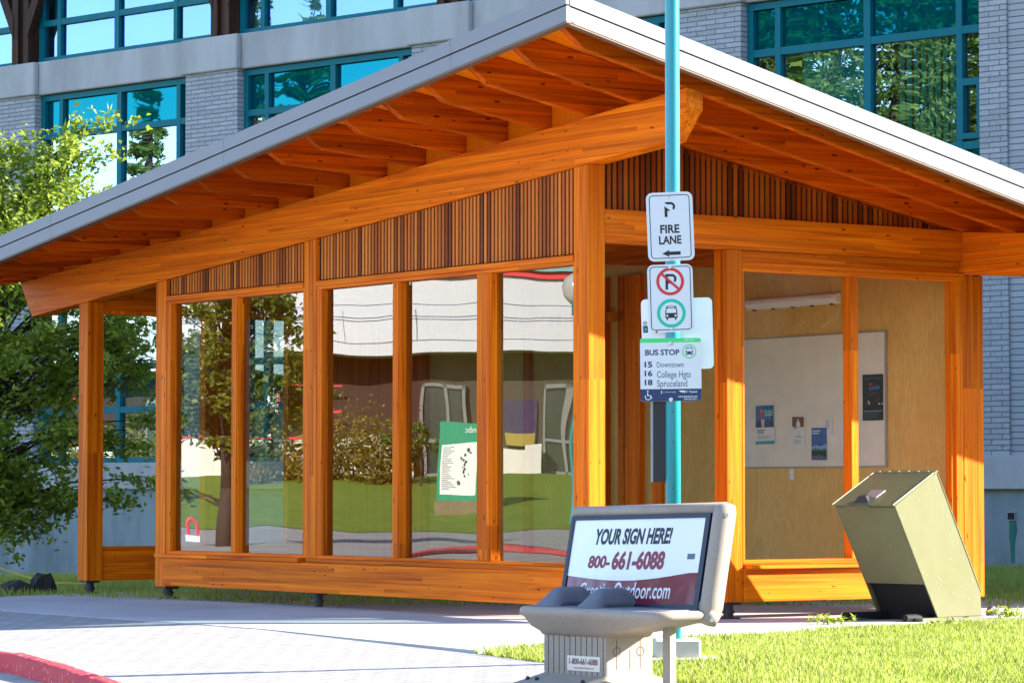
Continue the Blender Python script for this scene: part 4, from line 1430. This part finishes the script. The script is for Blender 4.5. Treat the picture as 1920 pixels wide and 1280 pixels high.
# ================================================================== OFFICE BUILDING BEHIND
RZ_C = R(90) + ANG_C                     # local x = along the facade (towards the viewer's left), y = outwards, z up
office = empty('office_building', C0, RZ_C, 'grey block office building with teal windows and precast bands behind the shelter', 'building')
GL = -1.9
for (a, b) in ((21.03, 22.36), (15.56, 16.89), (10.10, 11.38), (4.56, 5.90), (-.115, .34), (26.5, 27.9)):
    MB().box(a, b, -.7, 0, 1.531, 8.249).build('block_pier', M['split_block'], office)
MB().box(-21, -.117, -.7, -.035, 1.531, 12.2).build('block_wall', M['smooth_block'], office)
MB().box(27.9, 48, -.7, -.02, 1.531, 8.249).build('block_wall', M['smooth_block'], office)
mb = MB()
mb.box(-21, 48, -.72, -.05, 8.25, 8.86)
for (a, b) in ((20.98, 22.42), (15.51, 16.95), (10.05, 11.44), (4.51, 5.96), (-.17, .4), (26.45, 27.95)):
    mb.box(a, b, -.049, .07, 8.252, 8.852)
mb.box(-.17, 27.9, -.95, -.7201, 8.24, 8.9)
mb.build('precast_band', M['concrete_band'], office, bevel=.02)
mb = MB(); mb.box(-21, 48, -.69, .03, 1.065, 1.53); mb.build('plinth_ledge', M['concrete_band'], office, bevel=.01)
mb = MB(); mb.box(-21, 48, -.68, -.07, GL, 1.064); mb.build('plinth', M['concrete_low'], office)
mb = MB(); mb.box(-21, 48, -9, -.73, 12.2, 12.6); mb.build('roof', M['concrete_band'], office)
mb = MB(); mb.box(-21, -20.7, -9, -.73, 0, 12.2); mb.box(-20.7, 48, -9, -8.7, GL, 12.2); mb.box(47.7, 48, -8.7, -.73, 0, 12.2); mb.build('side_wall', M['smooth_block'], office)
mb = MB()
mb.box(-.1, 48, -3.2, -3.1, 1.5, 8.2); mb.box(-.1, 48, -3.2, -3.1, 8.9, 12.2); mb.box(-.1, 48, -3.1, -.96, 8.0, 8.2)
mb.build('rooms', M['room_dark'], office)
# vent with a green stain below it
vt = MB(); vt.box(-.165, -.035, -.069, -.05, .64, .755); vt.build('vent_rim', M['concrete_band'], office)
vt = MB(); vt.box(-.155, -.045, -.0495, -.045, .65, .745); vt.build('vent', M['void'], office)
vt = MB()
pts = [(-.06, .635), (-.17, .64), (-.19, .5), (-.165, .4), (-.15, .3), (-.15, .05), (-.08, .05), (-.07, .3), (-.05, .42)]
vt.add([(x, -.0685, z) for x, z in pts], [tuple(range(len(pts)))])
vt.build('stain', M['stain_green'], office)

YW = -.17
def office_window(e, a, z0, z1, rails, spans, gmat, vent=False, ywin=YW, up=False):
    """one bay: e = left end, a = right end (s), rails = heights, spans = [(z0, z1, kind)]"""
    vx = [(e - .11, e), (e - .62, e - .52), (e - 2.25, e - 2.13), (e - 3.83, e - 3.73), (a, a + .07)]
    mb = MB()
    for (p, q_) in vx:
        mb.box(p, q_, ywin - .1, ywin + .02, z0, z1)
    zs = [z0] + rails + [z1]
    for r_ in rails:
        mb.box(a + .0, e, ywin - .095, ywin + .015, r_ - .055, r_ + .055)
    mb.box(a, e, ywin - .095, ywin + .025, z1 - .10, z1 - .002); mb.box(a, e, ywin - .095, ywin + .03, z0 - .07, z0 + .04)
    if vent:
        for (p, q_, c_, d_) in ((a + .07, a + .14, 5.95, 6.80), (a + .37, a + .46, 5.95, 6.80), (a + .14, a + .37, 5.95, 6.03), (a + .14, a + .37, 6.70, 6.80)):
            mb.box(p, q_, ywin - .09, ywin + .035, c_, d_)
    wd = mb.build('window', M['teal_frame'], office)
    cells = [(e - .52, e - .11), (e - 2.13, e - .62), (e - 3.73, e - 2.25), (a + .07, e - 3.83)]
    for (c0_, c1_, kind) in spans:
        for (p, q_) in cells:
            pb = MB(); pb.box(p, q_, ywin - .06, ywin - .05, c0_ + .055, c1_ - .055)
            pb.build('pane', M['spandrel'] if kind == 's' else gmat, wd)
    return wd
for (e, a) in ((21.03, 16.89), (15.56, 11.38), (10.10, 5.90), (4.56, .34)):
    office_window(e, a, 1.57, 8.235, [2.47, 3.24, 4.7, 5.86, 7.49], [(7.49, 8.18, 's'), (5.86, 7.49, 'g'), (4.7, 5.86, 's'), (3.24, 4.7, 'g'), (2.47, 3.24, 'g'), (1.57, 2.47, 'g')], M['office_glass'], vent=(a < 1))
for (e, a) in ((26.78, 22.0), (21.31, 16.31), (15.85, 10.83), (10.45, 5.4)):
    office_window(e - .02, a + .02, 8.93, 12.15, [9.60, 10.9], [(8.93, 9.60, 'g'), (9.60, 10.9, 'g'), (10.9, 12.1, 'g')], M['office_glass_up'], ywin=-.32, up=True)
def blind(s0, s1, z0, z1, y, pitch, wdt, mat):
    mb = MB()
    s_ = s0
    while s_ < s1:
        mb.hexa([(s_, y, z0), (s_ + wdt, y + .03, z0), (s_ + wdt, y + .034, z0), (s_, y + .004, z0), (s_, y, z1), (s_ + wdt, y + .03, z1), (s_ + wdt, y + .034, z1), (s_, y + .004, z1)])
        s_ += pitch
    mb.build('vertical_blind', mat, office)
for (a, b) in ((22.0, 26.7), (16.4, 21.2), (10.9, 15.8), (5.5, 10.4)):
    blind(a, b, 8.95, 12.1, -.62, .10, .094, M['blind'])
blind(.85, 1.95, 5.9, 7.5, -.34, .125, .06, M['blind'])
blind(2.45, 3.45, 5.9, 7.5, -.36, .3, .3, M['blind'])
blind(16.9, 18.9, 1.6, 4.7, -.36, .12, .07, M['blind'])
for c_ in (21.545, 16.08, 10.64, 5.2):
    mb = MB()
    mb.box(c_ - .235, c_ - .09, -.33, -.06, 8.87, 12.15); mb.box(c_ + .07, c_ + .235, -.33, -.06, 8.87, 12.15); mb.box(c_ - .09, c_ + .07, -.33, -.13, 8.87, 12.15)
    for sg in (-1, 1):
        mb.prism([(c_ + sg * .2, -.05, 9.35), (c_ + sg * .2, -.05, 9.75), (c_ + sg * 1.35, -.05, 12.1), (c_ + sg * 1.62, -.05, 12.1)], (0, -.14, 0))
    mb.build('timber_column', M['timber_dark'], office)

# ================================================================== ACROSS THE STREET (seen in the shelter glass)
def mirror(p, o, n):
    d = (Vector(p) - o).dot(n)
    return Vector(p) - n * (2 * d)
OM = mirror((0, 0, 0), C + VB * .07, VB)
yl = mirror((0, 1, 0), C + VB * .07, VB) - OM
RZ_O = math.atan2(-yl.x, yl.y)
def opp(name, px, D, z, label, cat, group=None):
    loc = OM + Matrix.Rotation(RZ_O, 3, 'Z') @ Vector((-(px - 960) / 6000 * D, D, 0))
    return empty(name, (loc.x, loc.y, z), RZ_O, label, cat, group)
def oz(y, D): return H + (916 - y) / 6000 * D
def ground_opp(D): return max(0, min(1.55, (D - 86) / 22 * 1.55))
# lawn and path over there
base = OM
Rm = Matrix.Rotation(RZ_O, 3, 'Z')
def OP(x, D, z): 
    v = Rm @ Vector((-x, D, 0)); return (OM.x + v.x, OM.y + v.y, z)
mb = MB()
xs = np.linspace(-17, 9, 40); Ds = [0] * 10
for i, x in enumerate(xs):
    edge = 84 + 1.5 * math.sin(x * .5) + (-4.0 if x > 1.2 else 0) * min(1, (x - 1.2) / 3 if x > 1.2 else 0)
    for j in range(10):
        D = edge + (125 - edge) * j / 9
        mb.v.append(OP(x, D, .01 + ground_opp(D) * (1 if D < 112 else 1)))
for i in range(len(xs) - 1):
    for j in range(9):
        a = i * 10 + j
        mb.f.append((a, a + 10, a + 11, a + 1)); mb.m.append(0)
def lawn_far():
    m = NT('far lawn'); v = m.obj((1, 1, 1)); n = m.noise(v, 1.6, 7, .8); n2 = m.noise(v, .25, 4)
    n = m.math('ADD', m.math('MULTIPLY', m.math('SUBTRACT', n, .5), 3.2), .5)
    c = m.mix((.06, .13, .010, 1), (.18, .26, .03, 1), n)
    c = m.mix(c, (.20, .23, .04), m.math('MULTIPLY', n2, .5))
    m.set(color=c, rough=.9, spec=.1); return m.mat
tag(mb.build('far_lawn', lawn_far(), smooth=True), kind='structure')
mb = MB(); mb.add([OP(-7, 41, -.003), OP(5, 41, -.003), OP(9, 130, -.003), OP(-19, 130, -.003)], [(0, 1, 2, 3)])
o = mb.build('far_pavement', M['road'])
tag(o, kind='structure')
# red kerb over there
mb = MB(); P = []
for i in range(60):
    x = -1.75 + 4.6 * i / 59
    hmp = math.exp(-((x + .35) / .95) ** 2)
    P.append((x, 48 + 15 * hmp, .5 + 5.5 * hmp))
for (x, D, wd) in P:
    for (o_, z) in ((-wd, -.003), (-wd + .03, .05), (-.1, .05), (0, -.003)):
        mb.v.append(OP(x, D + o_, z + .012))
for i in range(59):
    for j in range(3):
        a = i * 4 + j; mb.f.append((a, a + 4, a + 5, a + 1)); mb.m.append(0)
tag(mb.build('far_kerb', M['kerb'], smooth=True), kind='structure')

# the white building over there: local x = (px-960)/6000*D mirrored
DB = 110.0
ob = opp('white_building', 960, DB, 0, 'white clad campus building with a brown recessed front, seen mirrored in the shelter glass', 'building')
def ox(px): return -(px - 960) / 6000 * DB
def obx(mb, pa, pb, ya, yb, y0, y1): mb.box(ox(pa), ox(pb), y0, y1, oz(yb, DB), oz(ya, DB)); return mb
obx(MB(), 90, 1500, 522, 662, -.8, 12).build('upper_cladding', M['white_wall'], ob)
mb = MB()
for y in (578, 601, 606, 640): obx(mb, 90, 1500, y, y + 1.2, -.815, -.79)
for px in (650, 770, 910): obx(mb, px, px + 1, 590, 640, -.83, -.8)
mb.build('cladding_joints', M['grey_ink'], ob)
obx(MB(), 90, 1500, 510, 522, -1.0, 12).build('red_eave', M['red_rail'], ob)
mb = MB(); mb.prism([(ox(90), -1.2, oz(509, DB)), (ox(90), 12, oz(380, DB)), (ox(90), 12, oz(509, DB))], (ox(1500) - ox(90), 0, 0)); mb.build('roof', M['mint_roof'], ob)
obx(MB(), 520, 822, 662, 895, 1.2, 1.5).build('brown_wall', M['brown_wall'], ob)
obx(MB(), 822, 1500, 662, 895, 1.2, 1.5).build('grey_wall', M['grey_wall'], ob)
obx(MB(), 90, 490, 662, 822, 1.4, 1.7).build('blue_wall', M['teal_frame'], ob)
obx(MB(), 90, 765, 822, 895, .2, .5).build('cream_wall', M['cream_wall'], ob)
obx(MB(), 90, 620, 818, 823, .15, .55).build('wall_cap', M['red_rail'], ob)
obx(MB(), 503, 520, 662, 822, .2, .6).build('column', M['white_wall'], ob)
obx(MB(), 980, 1014, 828, 892, -.4, .2).build('column', M['cream_wall'], ob)
obx(MB(), 925, 985, 838, 892, .6, 1.0).build('low_wall', M['cream_wall'], ob)
mb = MB()
obx(mb, 525, 630, 722, 725.5, .3, .36); obx(mb, 545, 630, 771, 775, .3, .36); obx(mb, 524, 528, 720, 820, .3, .36)
mb.build('red_railing', M['red_rail'], ob)
for (a, b) in ((788, 880), (1018, 1120)):
    d = MB()
    for (p, q_, y0, y1) in ((a, a + 7, 725, 893), (b - 7, b, 725, 893), ((a + b) / 2 - 3.5, (a + b) / 2 + 3.5, 725, 893)):
        obx(d, p, q_, y0, y1, .9, 1.15)
    obx(d, a, b, 725, 732, .9, 1.14); obx(d, a, b, 884, 893, .9, 1.14); obx(d, a, b, 815, 821, .92, 1.13)
    dd = d.build('door', M['door_frame'], ob)
    obx(MB(), a + 9, b - 9, 732, 884, 1.05, 1.1).build('pane', M['door_glass'], dd)
mb = MB(); obx(mb, 940, 1000, 747, 829, 1.0, 1.18); mb.mi = 1; obx(mb, 940, 997, 803, 829, .98, .999); mb.build('poster', [M['purple'], M['yellow']], ob)

# campus map sign
DS = 92.0
ms = opp('map_sign', 862, DS, ground_opp(DS) - .05, 'green campus map sign on a brown base, seen mirrored in the shelter glass', 'sign')
def sx(px): return -(px - 862) / 6000 * DS
zb = ground_opp(DS) - .05
def sz(y): return oz(y, DS) - zb
MB().box(sx(820), sx(905), -.06, .06, sz(934), sz(790)).build('board', M['map_green'], ms)
MB().box(sx(816), sx(909), -.15, .15, -.2, sz(934.5)).build('base', M['sign_brown'], ms, bevel=.03)
MB().box(sx(825), sx(900), -.066, -.0605, sz(924), sz(827)).build('map_panel', M['paper'], ms)
mb = MB()
fnm = lambda x, z: (x, -.068, z)
for k_ in range(22):
    y = 832 + k_ * 3.9; wq = random.uniform(9, 26)
    flat(mb, [(sx(828 + wq), sz(y + 1.2)), (sx(828), sz(y + 1.2)), (sx(828), sz(y)), (sx(828 + wq), sz(y))], fnm, 0)
for k_ in range(16):
    px, y = 876 + random.gauss(0, 5) + (k_ % 3), 840 + k_ * 3.2
    flat(mb, arc(sx(px), sz(y), random.uniform(.02, .05), 0, 360, 6), fnm, 0)
flat(mb, arc(sx(862), sz(902), .07, 0, 360, 8), fnm, 0)
mb.build('map_print', M['forest_print'], ms)
mb = MB(); put_text(mb, "unbc", sx(899), sx(876), sz(808), sz(796), lambda x, z: (x, -.063, z), 0, .02)
mb.build('lettering', M['white_wall'], ms)
# street lamp over there
DL = 87.5
lp = opp('street_lamp', 1081, DL, .02, 'teal street lamp with a globe, seen mirrored in the shelter glass', 'street lamp')
MB().lathe([(.20, 0), (.20, .06), (.12, .14), (.085, .45), (.075, .6), (.05, 1.0), (.045, 5.7), (.10, 5.75), (.10, 6.05), (.14, 6.1)], 16).build('post', plain('deep teal lamp paint', (.01, .20, .22, 1), .5, var=0), lp, smooth=True)
MB().lathe([(.13, 6.1), (.22, 6.3), (.26, 6.6), (.2, 6.85), (.06, 7.0)], 16).build('globe', M['frosted'], lp, smooth=True)
bo = opp('bollard', 364, 66, 0, 'small red and white hooped bollard, seen mirrored in the far shelter window', 'bollard')
mb = MB(); mb.tube((-.09, 0, 0), (-.09, 0, .36), .035, n=8); mb.tube((.09, 0, 0), (.09, 0, .36), .035, n=8); mb.tube((-.09, 0, .36), (0, 0, .45), .035, n=8); mb.tube((.09, 0, .36), (0, 0, .45), .035, n=8)
mb.build('hoop', M['red_rail'], bo)
MB().box(-.16, .16, -.1, .1, 0, .12).build('foot', M['white_wall'], bo)

# ================================================================== FOLIAGE
def np_mesh(name, quads, mat, parent=None, tri=False):
    n, k_ = quads.shape[0], quads.shape[1]
    me = bpy.data.meshes.new(name)
    me.vertices.add(n * k_); me.vertices.foreach_set("co", quads.reshape(-1).astype(np.float32))
    me.loops.add(n * k_); me.loops.foreach_set("vertex_index", np.arange(n * k_, dtype=np.int32))
    me.polygons.add(n); me.polygons.foreach_set("loop_start", np.arange(0, n * k_, k_, dtype=np.int32))
    try: me.polygons.foreach_set("loop_total", np.full(n, k_, dtype=np.int32))
    except Exception: pass
    me.materials.append(mat)
    me.update(calc_edges=True); me.validate()
    o = bpy.data.objects.new(name, me); COL.objects.link(o)
    if parent: o.parent = parent
    return o
def leaf_quads(c, ln, wd, up=.5, droop=.25):
    """leaf shaped quads at centres c"""
    n = len(c)
    d = rng.normal(size=(n, 3)); d[:, 2] = d[:, 2] * .6 - droop
    d /= np.linalg.norm(d, axis=1)[:, None]
    nn = rng.normal(size=(n, 3)); nn[:, 2] += up * 2
    s_ = np.cross(d, nn); s_ /= np.linalg.norm(s_, axis=1)[:, None] + 1e-9
    L_ = (ln * rng.uniform(.65, 1.25, n))[:, None]; W_ = (wd * rng.uniform(.7, 1.2, n))[:, None]
    nrm = np.cross(s_, d)
    q = np.stack([c - d * L_ * .5, c + s_ * W_ * .5 + nrm * W_ * .18, c + d * L_ * .5, c - s_ * W_ * .5 + nrm * W_ * .18], axis=1)
    return q

def limb_tree(root, height, sprays, leaf, n_leaf, mat, trunk_r, crown_c, crown_r, low, spray_len=.9, extra=(), seed=1, trunk_lean=(0, 0)):
    """trunk with curving limbs reaching sprays of leaves"""
    rr = np.random.default_rng(seed); rnd = random.Random(seed)
    mb = MB()
    tp = [Vector((0, 0, -.3)), Vector((trunk_lean[0] * .3, trunk_lean[1] * .3, height * .22)), Vector((trunk_lean[0], trunk_lean[1], height * .5)), Vector((trunk_lean[0] * 1.2, trunk_lean[1] * 1.2, height * .85))]
    rs = [trunk_r, trunk_r * .8, trunk_r * .5, trunk_r * .15]
    for i in range(3): mb.tube(tp[i], tp[i + 1], rs[i], rs[i + 1], 9)
    pts = []
    heads = []
    for i in range(sprays):
        while True:
            q_ = rr.uniform(-1, 1, 3)
            m_ = np.linalg.norm(q_)
            if .35 < m_ < 1: break
        e = Vector((crown_c[0] + q_[0] * crown_r[0], crown_c[1] + q_[1] * crown_r[1], crown_c[2] + q_[2] * crown_r[2]))
        if e.z < low: e.z = low + rnd.random() * .5
        heads.append(e)
    heads += [Vector(x) for x in extra]
    for e in heads:
        t = rnd.uniform(.15, .8); zz = min(e.z * .75, height * .8)
        zz = max(zz, height * .14)
        k_ = 0 if zz < tp[1].z else (1 if zz < tp[2].z else 2)
        f_ = (zz - tp[k_].z) / (tp[k_ + 1].z - tp[k_].z)
        st = tp[k_].lerp(tp[k_ + 1], max(0, min(1, f_)))
        mid = st.lerp(e, .5) + Vector((rnd.uniform(-.15, .15), rnd.uniform(-.15, .15), .12 + .1 * rnd.random()))
        r0 = trunk_r * .26
        mb.tube(st, mid, r0, r0 * .55, 6, False); mb.tube(mid, e, r0 * .55, r0 * .15, 5, False)
        outd = (e - st).normalized()
        for b_ in range(4):
            dv = (outd + Vector((rnd.gauss(0, .6), rnd.gauss(0, .6), rnd.gauss(-.05, .4)))).normalized()
            ln = spray_len * rnd.uniform(.5, 1.1)
            s0 = mid.lerp(e, rnd.uniform(.3, 1.0))
            e2 = s0 + dv * ln + Vector((0, 0, -.18 * ln))
            mb.tube(s0, e2, r0 * .16, r0 * .06, 4, False)
            m_ = n_leaf // 4
            tt = rr.uniform(.0, 1.05, m_)[:, None]
            ctr = np.array(s0)[None] * (1 - tt) + np.array(e2)[None] * tt + rr.normal(size=(m_, 3)) * np.array([.11, .11, .09]) * spray_len
            pts.append(ctr)
    pts = np.concatenate(pts)
    mb.build('trunk', M['bark'], root, smooth=True)
    np_mesh('crown', leaf_quads(pts, leaf, leaf * .52), mat, root)
    return root

TX = lambda px, D: (px - 960) / 6000 * D
tr = empty('cherry_tree', (TX(-30, 38), 38.0, -.3), 0, 'leafy tree with sunlit top and dark lower branches beside the shelter', 'tree')
ext = [(px_ + .42, py_, pz_) for (px_, py_, pz_) in [(-1.1, 0, 5.2), (-.1, .3, 5.3), (.3, -.2, 5.2), (.6, -.3, 4.9), (.9, .2, 4.7), (-.5, -.4, 4.9), (.1, -.5, 4.8), (1.1, -.2, 4.4),
       (.75, -.1, 5.35), (.8, 0, 5.6), (.82, .05, 5.75), (-.3, 0, 5.3), (-.2, 0, 5.1), (1.0, 0, 4.9), (1.25, .1, 4.6), (.4, 0, 5.0), (-.9, 0, 5.1), (-.6, 0, 4.9),
       (1.5, -.3, 2.7), (1.6, .2, 2.2), (1.4, .1, 1.5), (1.2, -.2, 1.25), (.2, -.5, 1.0), (-.3, -.4, .9), (.6, -.3, 1.15), (1.7, .1, 3.1), (0, -.3, .85), (.1, -.6, 1.2), (.4, -.5, 1.3)]]
limb_tree(tr, 5.6, 155, .10, 200, M['leaf'], .10, (.3, 0, 3.15), (1.95, 1.5, 2.35), 1.15, .62, ext, 3)

# street tree mirrored in the far shelter window
st_ = opp('street_tree', 420, 61, 0, 'street tree with coppery leaves, seen mirrored in the far shelter window', 'tree')
limb_tree(st_, 5.0, 110, .16, 110, M['leaf_copper'], .10, (-.1, 0, 3.4), (1.5, 1.5, 1.9), 1.3, .7, [(-1.3, 0, 4.3), (-1.5, 0, 3.9), (-1.2, 0, 3.4), (-1.1, 0, 4.7), (-1.6, .1, 2.9), (-1.3, .1, 2.4), (.9, 0, .95), (1.0, .1, 1.1), (.7, 0, .9)], 5)
sp_ = opp('small_pine', 782, 103, 1.15, 'small bushy pine beside the white doors, seen mirrored in the shelter glass', 'tree')
limb_tree(sp_, 2.0, 26, .16, 60, M['leaf_conifer'], .07, (0, 0, 1.35), (.75, .6, .6), .5, .4, (), 6)
for i, px in enumerate((470, 505, 545, 590, 632, 672, 708, 738)):
    hgt = [1.0, 1.15, .95, 1.3, 1.5, 1.7, 1.4, 1.5][i]
    sh_ = opp('shrub', px, 104 + (i % 3), 1.25, 'golden shrub in the planted bank, seen mirrored in the shelter glass', 'shrub', 'shrubs on the far bank')
    n_ = 1100
    c_ = rng.normal(size=(n_, 3)) * np.array([.42, .35, .4 * hgt]) + np.array([0, 0, .55 * hgt])
    np_mesh('foliage', leaf_quads(c_, .17, .09), M['leaf_gold'], sh_)
    mb = MB()
    for j in range(7):
        a = j * .9; mb.tube((0, 0, -.1), (.4 * math.cos(a), .35 * math.sin(a), .8 * hgt), .02, .006, 5)
    mb.build('stems', M['bark'], sh_)

# conifers across the road, seen in the office windows
def conifer(name, loc, h, r, seed, label, n=3600, group=None, parts_share=None):
    rr = np.random.default_rng(seed)
    root = empty(name, loc, 0, label, 'tree', group)
    z = h * (1 - np.sqrt(rr.uniform(0, 1, n)) * .93)
    lay = np.floor(z / .8) * .8 + rr.normal(size=n) * .12
    z = lay
    rad = r * np.clip(1 - z / h, 0.02, 1) ** .85 * (.55 + .45 * np.sin(z * 2.3 + rr.uniform(0, 6)) ** 2)
    nb_a = rr.integers(0, 11, n) * 2 * math.pi / 11 + np.floor(z / .8) * 1.9 + rr.normal(size=n) * .12
    t = np.sqrt(rr.uniform(.02, 1, n))
    c_ = np.stack([np.cos(nb_a) * rad * t, np.sin(nb_a) * rad * t, z - .22 * rad * t + rr.normal(size=n) * .1], axis=1)
    np_mesh('crown', leaf_quads(c_, .42, .17, .6, .1), M['leaf_conifer'], root)
    MB().tube((0, 0, -2), (0, 0, h * .97), .02 * h, .02, 8).build('trunk', M['bark'], root)
    return root
def refl_c(px, D):
    p = mirror((TX(px, D), D, 0), C0 + CN * YW, CN)
    return (p.x, p.y, 0)
k1 = conifer('conifer', refl_c(268, 140), 20.5, 3.8, 11, 'slim single fir mirrored in the left office windows, with open sky around it', 12000, 'firs across the street')
for i, (px, D, h, r, sc) in enumerate(((1420, 138, 34, 6.2, 1), (1560, 150, 38, 6.6, 2), (1690, 139, 35, 6.4, 3), (1810, 148, 37, 6.6, 4), (1900, 138, 36, 6.5, 5), (470, 146, 25, 5.2, 6), (570, 139, 24, 5.4, 7), (1490, 160, 36, 6.4, 8), (1750, 160, 37, 6.6, 9))):
    lab = 'tall dense fir mirrored in the right hand office windows' if px > 1000 else 'broad fir mirrored in the office window beside the second block pier'
    conifer('conifer', refl_c(px, D), h, r, 20 + sc, lab, 24000, 'firs across the street')

for i, (x, y, h) in enumerate(((44, 6, 11), (46, 12, 12), (44, 18, 11), (47, 23, 11.5))):  # unseen firs added so the short side glass mirrors less bright sky
    conifer('conifer', (x, y, -.2), h, 5.5, 50 + i, 'unseen broad low fir added to dim the sky mirrored in the short side glass', 9000, 'unseen firs added beyond the lawn')
sky_block_fir = conifer('conifer', (9, -5, -.2), 21, 5.6, 61, 'unseen tall fir added to keep sky light off the short side of the shelter', 14000, 'unseen firs added as sky blockers')  # first of an unseen fir row added to block sky light on the short side
for (x, y) in ((16, -2), (23, 1), (30, 4), (37, 5), (20, -9), (31, -6)):
    copy_thing(sky_block_fir, (x, y, -.2), rotz=x * .7)
# ------------------------------------------------------------------ grass
def in_poly(px, py, poly):
    ins = np.zeros(len(px), bool); j = len(poly) - 1
    for i in range(len(poly)):
        xi, yi = poly[i]; xj, yj = poly[j]
        c_ = ((yi > py) != (yj > py)) & (px < (xj - xi) * (py - yi) / (yj - yi + 1e-12) + xi)
        ins ^= c_; j = i
    return ins
def blades(name, polys, n, zf, hmin, hmax, seed, xr, yr, wdt=.007):
    rr = np.random.default_rng(seed)
    x = rr.uniform(*xr, n); y = rr.uniform(*yr, n)
    keep = np.zeros(n, bool)
    for P_ in polys: keep |= in_poly(x, y, P_)
    keep &= (np.abs(x / y) < .30)
    x, y = x[keep], y[keep]; n = len(x)
    patch = .5 + .5 * np.sin(x * 3.1 + 1.3 * np.sin(y * 1.7)) * np.sin(y * 2.3 + x)
    h = rr.uniform(hmin, hmax, n) * (.7 + .5 * patch)
    a = rr.uniform(0, 2 * math.pi, n); w_ = wdt * rr.uniform(.7, 1.4, n)
    lx, ly = rr.normal(size=n) * h * .45, rr.normal(size=n) * h * .45
    z = zf(x, y)
    q = np.stack([np.stack([x - np.cos(a) * w_, y - np.sin(a) * w_, z - .005], 1),
                  np.stack([x + np.cos(a) * w_, y + np.sin(a) * w_, z - .005], 1),
                  np.stack([x + lx, y + ly, z + h], 1)], 1)
    o = np_mesh(name, q, M['grass'])
    return tag(o, kind='stuff')
wp = lambda L_: [(W(u, v).x, W(u, v).y) for (u, v) in L_]
polyA = wp(lf); polyB = wp(b2)
def zA(x, y):
    v = (x - C.x) * VB.x + (y - C.y) * VB.y
    return np.where(v < -2.6, .03 * (v + 2.6), 0) - .006
o = blades('grass', [polyA, polyB], 380000, zA, .025, .06, 1, (-1, 9), (16.2, 31.5))
tag(o, 'short sunlit lawn grass at the right of the shelter', 'grass')
def zB(x, y):
    qx = x - C0.x; qy = y - C0.y
    s_ = qx * CS.x + qy * CS.y; d_ = qx * CN.x + qy * CN.y
    return -.0275 * np.clip(s_, 0, None) * np.clip(1 - d_ / 19.0, 0, None) - .028
pb = [tuple((C0 + CS * s_ + CN * d_).xy) for (s_, d_) in ((-24, .05), (26, .05), (26, 16.4), (-24, 16.4))]
slabp = wp([(-3.02, -3.12), (7.6, -2.62), (8.445, -1.07), (8.77, -.32), (9.6, 2.04), (10.2, 4.2), (9.9, 6.6), (-1.3, 6.6)])
o = blades('grass', [pb], 120000, zB, .04, .11, 2, (-7.5, 8.5), (29.5, 46), .009)
tag(o, 'shaded grass on the bank between the shelter and the office building', 'grass')
def tuft(x, y, n, h, seed, label):
    rr = np.random.default_rng(seed)
    c_ = rr.normal(size=(n, 3)) * np.array([.10, .06, .02]) + np.array([0, 0, h * .45])
    root = empty('weed', (x, y, 0), 0, label, 'weed')
    np_mesh('leaves', leaf_quads(c_, h, h * .25, .3, -.5), M['leaf'], root)
tuft(TX(1560, 25.4), 25.4, 50, .09, 31, 'leafy weed by the left end of the bin rail')
tuft(TX(1770, 24.9), 24.9, 60, .07, 32, 'low broad weed in front of the bin')
tuft(TX(1890, 26.6), 26.6, 60, .10, 33, 'weed at the right of the bin')
# rubble, rock, rope
def rock(name, x, y, z, sx_, sy_, sz_, mat, seed, label):
    rr = np.random.default_rng(seed)
    bm = bmesh.new(); bmesh.ops.create_icosphere(bm, subdivisions=2, radius=1)
    for v in bm.verts:
        k_ = 1 + rr.uniform(-.22, .22)
        v.co = Vector((v.co.x * sx_ * k_, v.co.y * sy_ * k_, max(v.co.z, -.3) * sz_ * k_))
    me = bpy.data.meshes.new(name); bm.to_mesh(me); bm.free(); me.materials.append(mat)
    o = bpy.data.objects.new(name, me); COL.objects.link(o); o.location = (x, y, z)
    tag(o, label, 'rock')
rock('rock', TX(32, 33.2), 33.2, .0, .19, .16, .13, M['dark_rock'], 1, 'low dark rock on the grass, farther from the shelter post')
rock('rock', TX(82, 33.4), 33.4, .02, .14, .13, .18, M['dark_rock'], 2, 'taller dark brown rock on the grass, nearer the shelter post')
rock('rock', TX(1857, 27.2), 27.2, .02, .05, .05, .06, M['grey_rock'], 3, 'small grey rock beside the bin')
mb = MB()
pp = []
for (px, y) in ((-60, 1040), (0, 1063), (30, 1074), (70, 1086), (100, 1091), (150, 1093.5), (175, 1092)):
    D = 35.2
    pp.append((TX(px, D), D, H - (y - 916) / 6000 * D))
mb.path(pp, .013, 6)
rope = mb.build('rope', M['hose'])
tag(rope, 'pale yellow rope sagging across the grass at the left', 'rope')
